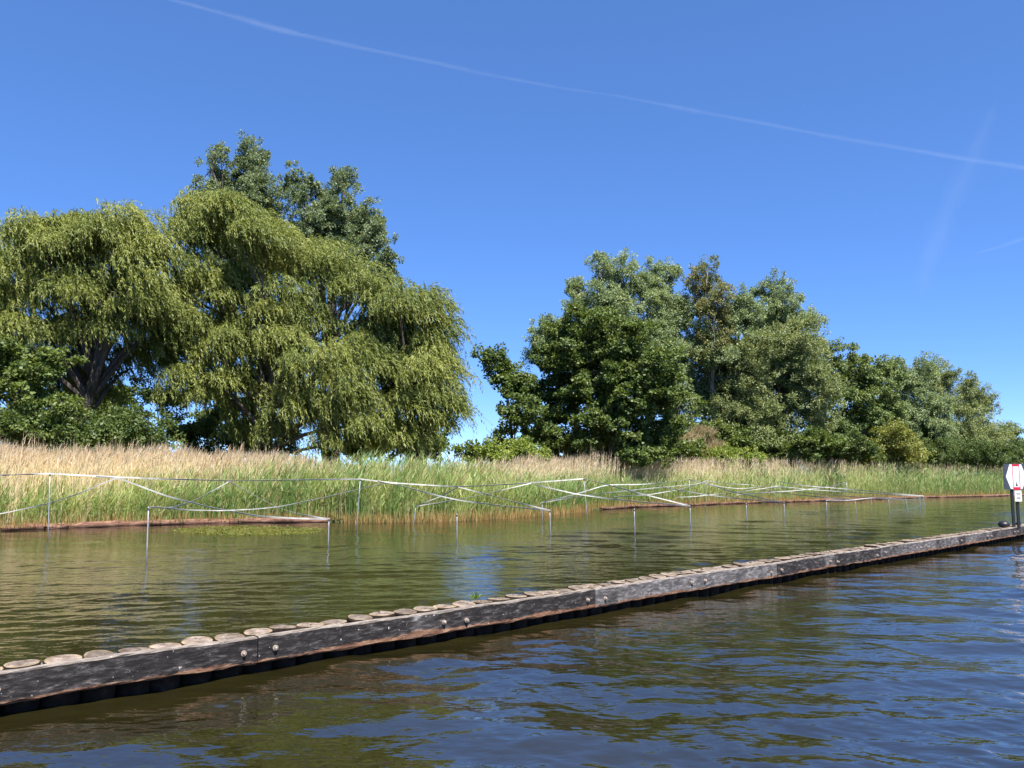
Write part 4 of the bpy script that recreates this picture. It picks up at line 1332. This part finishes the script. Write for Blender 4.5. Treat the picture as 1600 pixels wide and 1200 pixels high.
# ------------------------------------------------------------------ the sign on the wall's far end
def build_sign():
    m_board = plain_material('sign_board_blue_grey', (0.045, 0.055, 0.075), 0.45, 0, 0.1)
    m_white = plain_material('sign_white', (0.80, 0.80, 0.79), 0.4, 0, 0.03)
    m_red = plain_material('sign_red', (0.55, 0.02, 0.045), 0.4, 0, 0.05)
    m_black = plain_material('sign_black', (0.012, 0.012, 0.014), 0.45, 0, 0.1)
    m_grey = plain_material('sign_lettering_grey', (0.18, 0.18, 0.20), 0.5, 0, 0.1)
    tt = wall_t_of_px(1585)
    p, d = wall_at(tt)
    nrm = Vector((-d.y, d.x, 0))
    q = p + nrm * 0.26
    Y = q.y
    k = Y / F_PX                                          # metres per photo pixel at the sign
    foot = at_y(1586, 818, Y)
    root = empty('waterway_sign', (foot.x, Y, 0.38))
    tag(root, 'dark board with white hexagon and red framed panel on two black posts', 'sign')
    rz = R(-8)

    def Z(py):
        return at_y(1586, py, Y).z - 0.38

    def Xp(px, py=745):
        return at_y(px, py, Y).x - foot.x
    rot = Matrix.Rotation(rz, 4, 'Z')

    def put(mb, name, mat, parent=root):
        mb.v = [tuple(rot @ Vector(v)) for v in mb.v]
        return mb.build(name, mat, parent)
    zt, zb = Z(724.5), Z(765)
    xl, xr = Xp(1569.5), Xp(1604.5)
    xc = (xl + xr) / 2
    mb = MB(); mb.box((xl, 0, zb), (xr, 0.03, zt))
    put(mb, 'board', m_board)
    mb = MB(); mb.prism([(Xp(1572.3), (zt + zb) / 2), (Xp(1578.5), zb + 0.02), (Xp(1595.5), zb + 0.02), (Xp(1601.7), (zt + zb) / 2), (Xp(1595.5), zt - 0.02), (Xp(1578.5), zt - 0.02)], -0.004, 0.0)
    put(mb, 'hexagon_panel', m_white)
    # red frame with thick bars at top and bottom
    fl, fr = Xp(1582), Xp(1592.5)
    th = 0.016
    mb = MB()
    mb.box((fl, -0.007, Z(728.5)), (fr, -0.004, zt - 0.012))
    mb.box((fl, -0.007, zb - 0.01), (fr, -0.004, Z(761)))
    mb.box((fl, -0.0075, Z(761)), (fl + th, -0.004, Z(728.5)))
    mb.box((fr - th, -0.0075, Z(761)), (fr, -0.004, Z(728.5)))
    put(mb, 'red_frame', m_red)
    mb = MB(); mb.prism([(Xp(1585.8), Z(759.5)), (Xp(1588.8), Z(759.5)), (Xp(1587.3), Z(752.5))], -0.007, -0.004)
    put(mb, 'black_triangle', m_black)
    # lower plate with illegible lines of grey lettering
    mb = MB(); mb.box((Xp(1583.5), -0.006, Z(783.5)), (Xp(1593.5), 0.012, Z(766.5)))
    plate = put(mb, 'text_plate', m_white)
    for yy, a, b in ((770.5, 1585.5, 1592), (772.3, 1586, 1591.5), (777.5, 1585.8, 1592), (778.9, 1586.2, 1591.2)):
        g = np.random.default_rng(int(yy * 10))
        x, x1 = Xp(a), Xp(b)
        mb = MB()
        top, bot = [], []
        while x < x1:                                     # the ragged outline of a line of words too small to read
            hh = g.uniform(0.25, 0.6)
            w = g.uniform(0.006, 0.014)
            for xx in (x, min(x + w, x1)):
                top.append((xx, Z(yy - hh))); bot.append((xx, Z(yy + 0.5)))
            x += w + 0.001
        mb.prism(top + bot[::-1], -0.008, -0.006)
        put(mb, 'lettering', m_grey, plate)
    for (a, b) in ((1580.8, 1582.3), (1588.0, 1589.0)):
        mb = MB()
        x0, x1 = Xp(a), Xp(b, 818) 
        mb.box((x0 - 0.035, 0.035, -0.03), (x0 + 0.035, 0.10, zb + 0.25))
        put(mb, 'post', m_black)
    # the foot blocks
    for (px, r_, lab) in ((1581, 0.15, 'black rounded rubber fender lying on the wall, left of the sign posts'), (1603, 0.075, 'small black rubber block on the wall, right of the sign posts')):
        bm = bmesh.new()
        bmesh.ops.create_icosphere(bm, subdivisions=3, radius=r_)
        for v in bm.verts:
            v.co.z = max(v.co.z * 0.75, -r_ * 0.45)
            v.co.x *= 1.1
        me = bpy.data.meshes.new('rubber_fender')
        bm.to_mesh(me); bm.free()
        me.materials.append(m_black)
        me.polygons.foreach_set('use_smooth', np.ones(len(me.polygons), bool))
        o = link('rubber_fender', me)
        tq = wall_t_of_px(px)
        pp, dd = wall_at(tq)
        qq = pp + Vector((-dd.y, dd.x, 0)) * 0.2
        o.location = (qq.x, qq.y, 0.41 + r_ * 0.45)
        tag(o, lab, 'fender')


build_sign()


# ------------------------------------------------------------------ birds, contrails
def gull(px, py, dist, span, label, seed):
    p = at_y(px, py, dist)
    root = empty('gull', p)
    m = plain_material('gull_feathers', (0.78, 0.78, 0.76), 0.7, 0, 0.05)
    mb = MB()
    L = span * 0.42
    mb.tube([(-L * .5, 0, 0), (-L * .35, 0, 0), (0, 0, -.01), (L * .3, 0, 0), (L * .42, 0, .01), (L * .52, 0, 0)], [0.01, .05 * span, .075 * span, .06 * span, .045 * span, .008], 8)
    mb.build('body', m, root, smooth=True)
    for s in (-1, 1):
        w = MB()
        pts = [(.06, 0), (.10, .22), (.02, .5), (-.06, .5), (-.08, .24), (-.10, 0)]
        vs = [(x * span, s * (0.02 + y) * span, (0.10 if abs(y - .23) < .05 else (0.06 if y > .3 else 0.0)) * span + dz) for dz in (0.006, -0.006) for x, y in pts]
        w.add(vs, [(0, 1, 4, 5), (1, 2, 3, 4), (11, 10, 7, 6), (10, 9, 8, 7)] + [(i, (i + 1) % 6, (i + 1) % 6 + 6, i + 6) for i in range(6)])
        w.build('wing', m, root)
    root.rotation_euler = (0.25, 0.1, 0.7 + seed)
    tag(root, label, 'gull')


gull(1204.5, 45, 190, 0.55, 'tiny pale gull high in the upper right sky, the higher of two', 0)
gull(1255.5, 165, 330, 0.5, 'tiny pale gull just above the contrail at right, the lower of two', 1)


def contrail(pts, dist, label, density, seed):
    """pts: (px, py, half width px); nested tubes of thin vapour far up, thinning outwards"""
    xs = np.array([p[0] for p in pts], float)
    n = 30 + 12 * len(pts)
    s = np.linspace(0, len(pts) - 1, n)
    ii = np.arange(len(pts))
    px0 = np.interp(s, ii, xs); py0 = np.interp(s, ii, [p[1] for p in pts]); hw0 = np.interp(s, ii, [p[2] for p in pts])
    for _ in range(4):
        for q in (py0, hw0):
            q[1:-1] = (q[:-2] + 2 * q[1:-1] + q[2:]) / 4
    root = None
    for li, (kr, name) in enumerate(((1.35, 'thin_vapour'), (1.0, 'vapour'), (0.7, 'dense_vapour'), (0.42, 'vapour_core'))):
        g = np.random.default_rng(seed * 10 + li)
        m, nt, out = new_mat('vapour')
        vol = N(nt, 'ShaderNodeVolumePrincipled', {'Color': (0.98, 0.98, 1.0, 1), 'Density': density * (0.22, 0.3, 0.35, 0.4)[li], 'Anisotropy': 0.0})
        nt.links.new(vol.outputs[0], out.inputs['Volume'])
        rough = np.convolve(g.normal(0, 1, n + 8), np.ones(9) / 9, 'valid')
        shift = np.convolve(g.normal(0, 1, n + 12), np.ones(13) / 13, 'valid')
        P = [at_y(px0[i], py0[i] + shift[i] * hw0[i] * 0.7 * (1.4 - kr) / 1.4, dist) for i in range(n)]
        if root is None:
            mid = P[n // 2]
            root = empty('contrail', mid)
        fade = np.minimum(1, np.minimum(np.arange(n), np.arange(n)[::-1]) / 14 + 0.04)
        mb = MB()
        mb.tube(P, [max(0.15, hw0[i] * kr * (1 + 0.55 * rough[i]) * fade[i]) * dist / F_PX for i in range(n)], 14)
        mb.v = [tuple(Vector(v) - mid) for v in mb.v]
        mb.build(name, m, root, smooth=True)
    tag(root, label, 'contrail')


contrail([(200, -18, 4), (300, 8, 4.2), (380, 30, 4.2), (420, 42, 5.5), (470, 54, 4.6), (560, 74, 3.6), (680, 98, 3.3), (780, 120, 2.6), (880, 138, 2.2), (960, 149, 2.2), (1020, 160, 3.0), (1100, 176, 3.4), (1200, 194, 3.6), (1290, 212, 3.2), (1400, 230, 3.4), (1500, 247, 3.6), (1600, 262, 4.2), (1700, 279, 4.5)], 6000,
         'long white contrail slanting across the whole sky from upper left to the right edge', 0.0017, 1)
contrail([(1440, 470, 12), (1446, 420, 16), (1460, 385, 18), (1480, 330, 16), (1510, 265, 15), (1540, 200, 12), (1560, 150, 8)], 7000,
         'broad faint upright smear of old vapour at the right, crossing the long contrail', 0.00016, 3)
contrail([(1510, 400, 1.5), (1550, 389, 2.5), (1600, 373, 3.5), (1660, 352, 4)], 6500,
         'short faint contrail low at the right edge', 0.0012, 4)
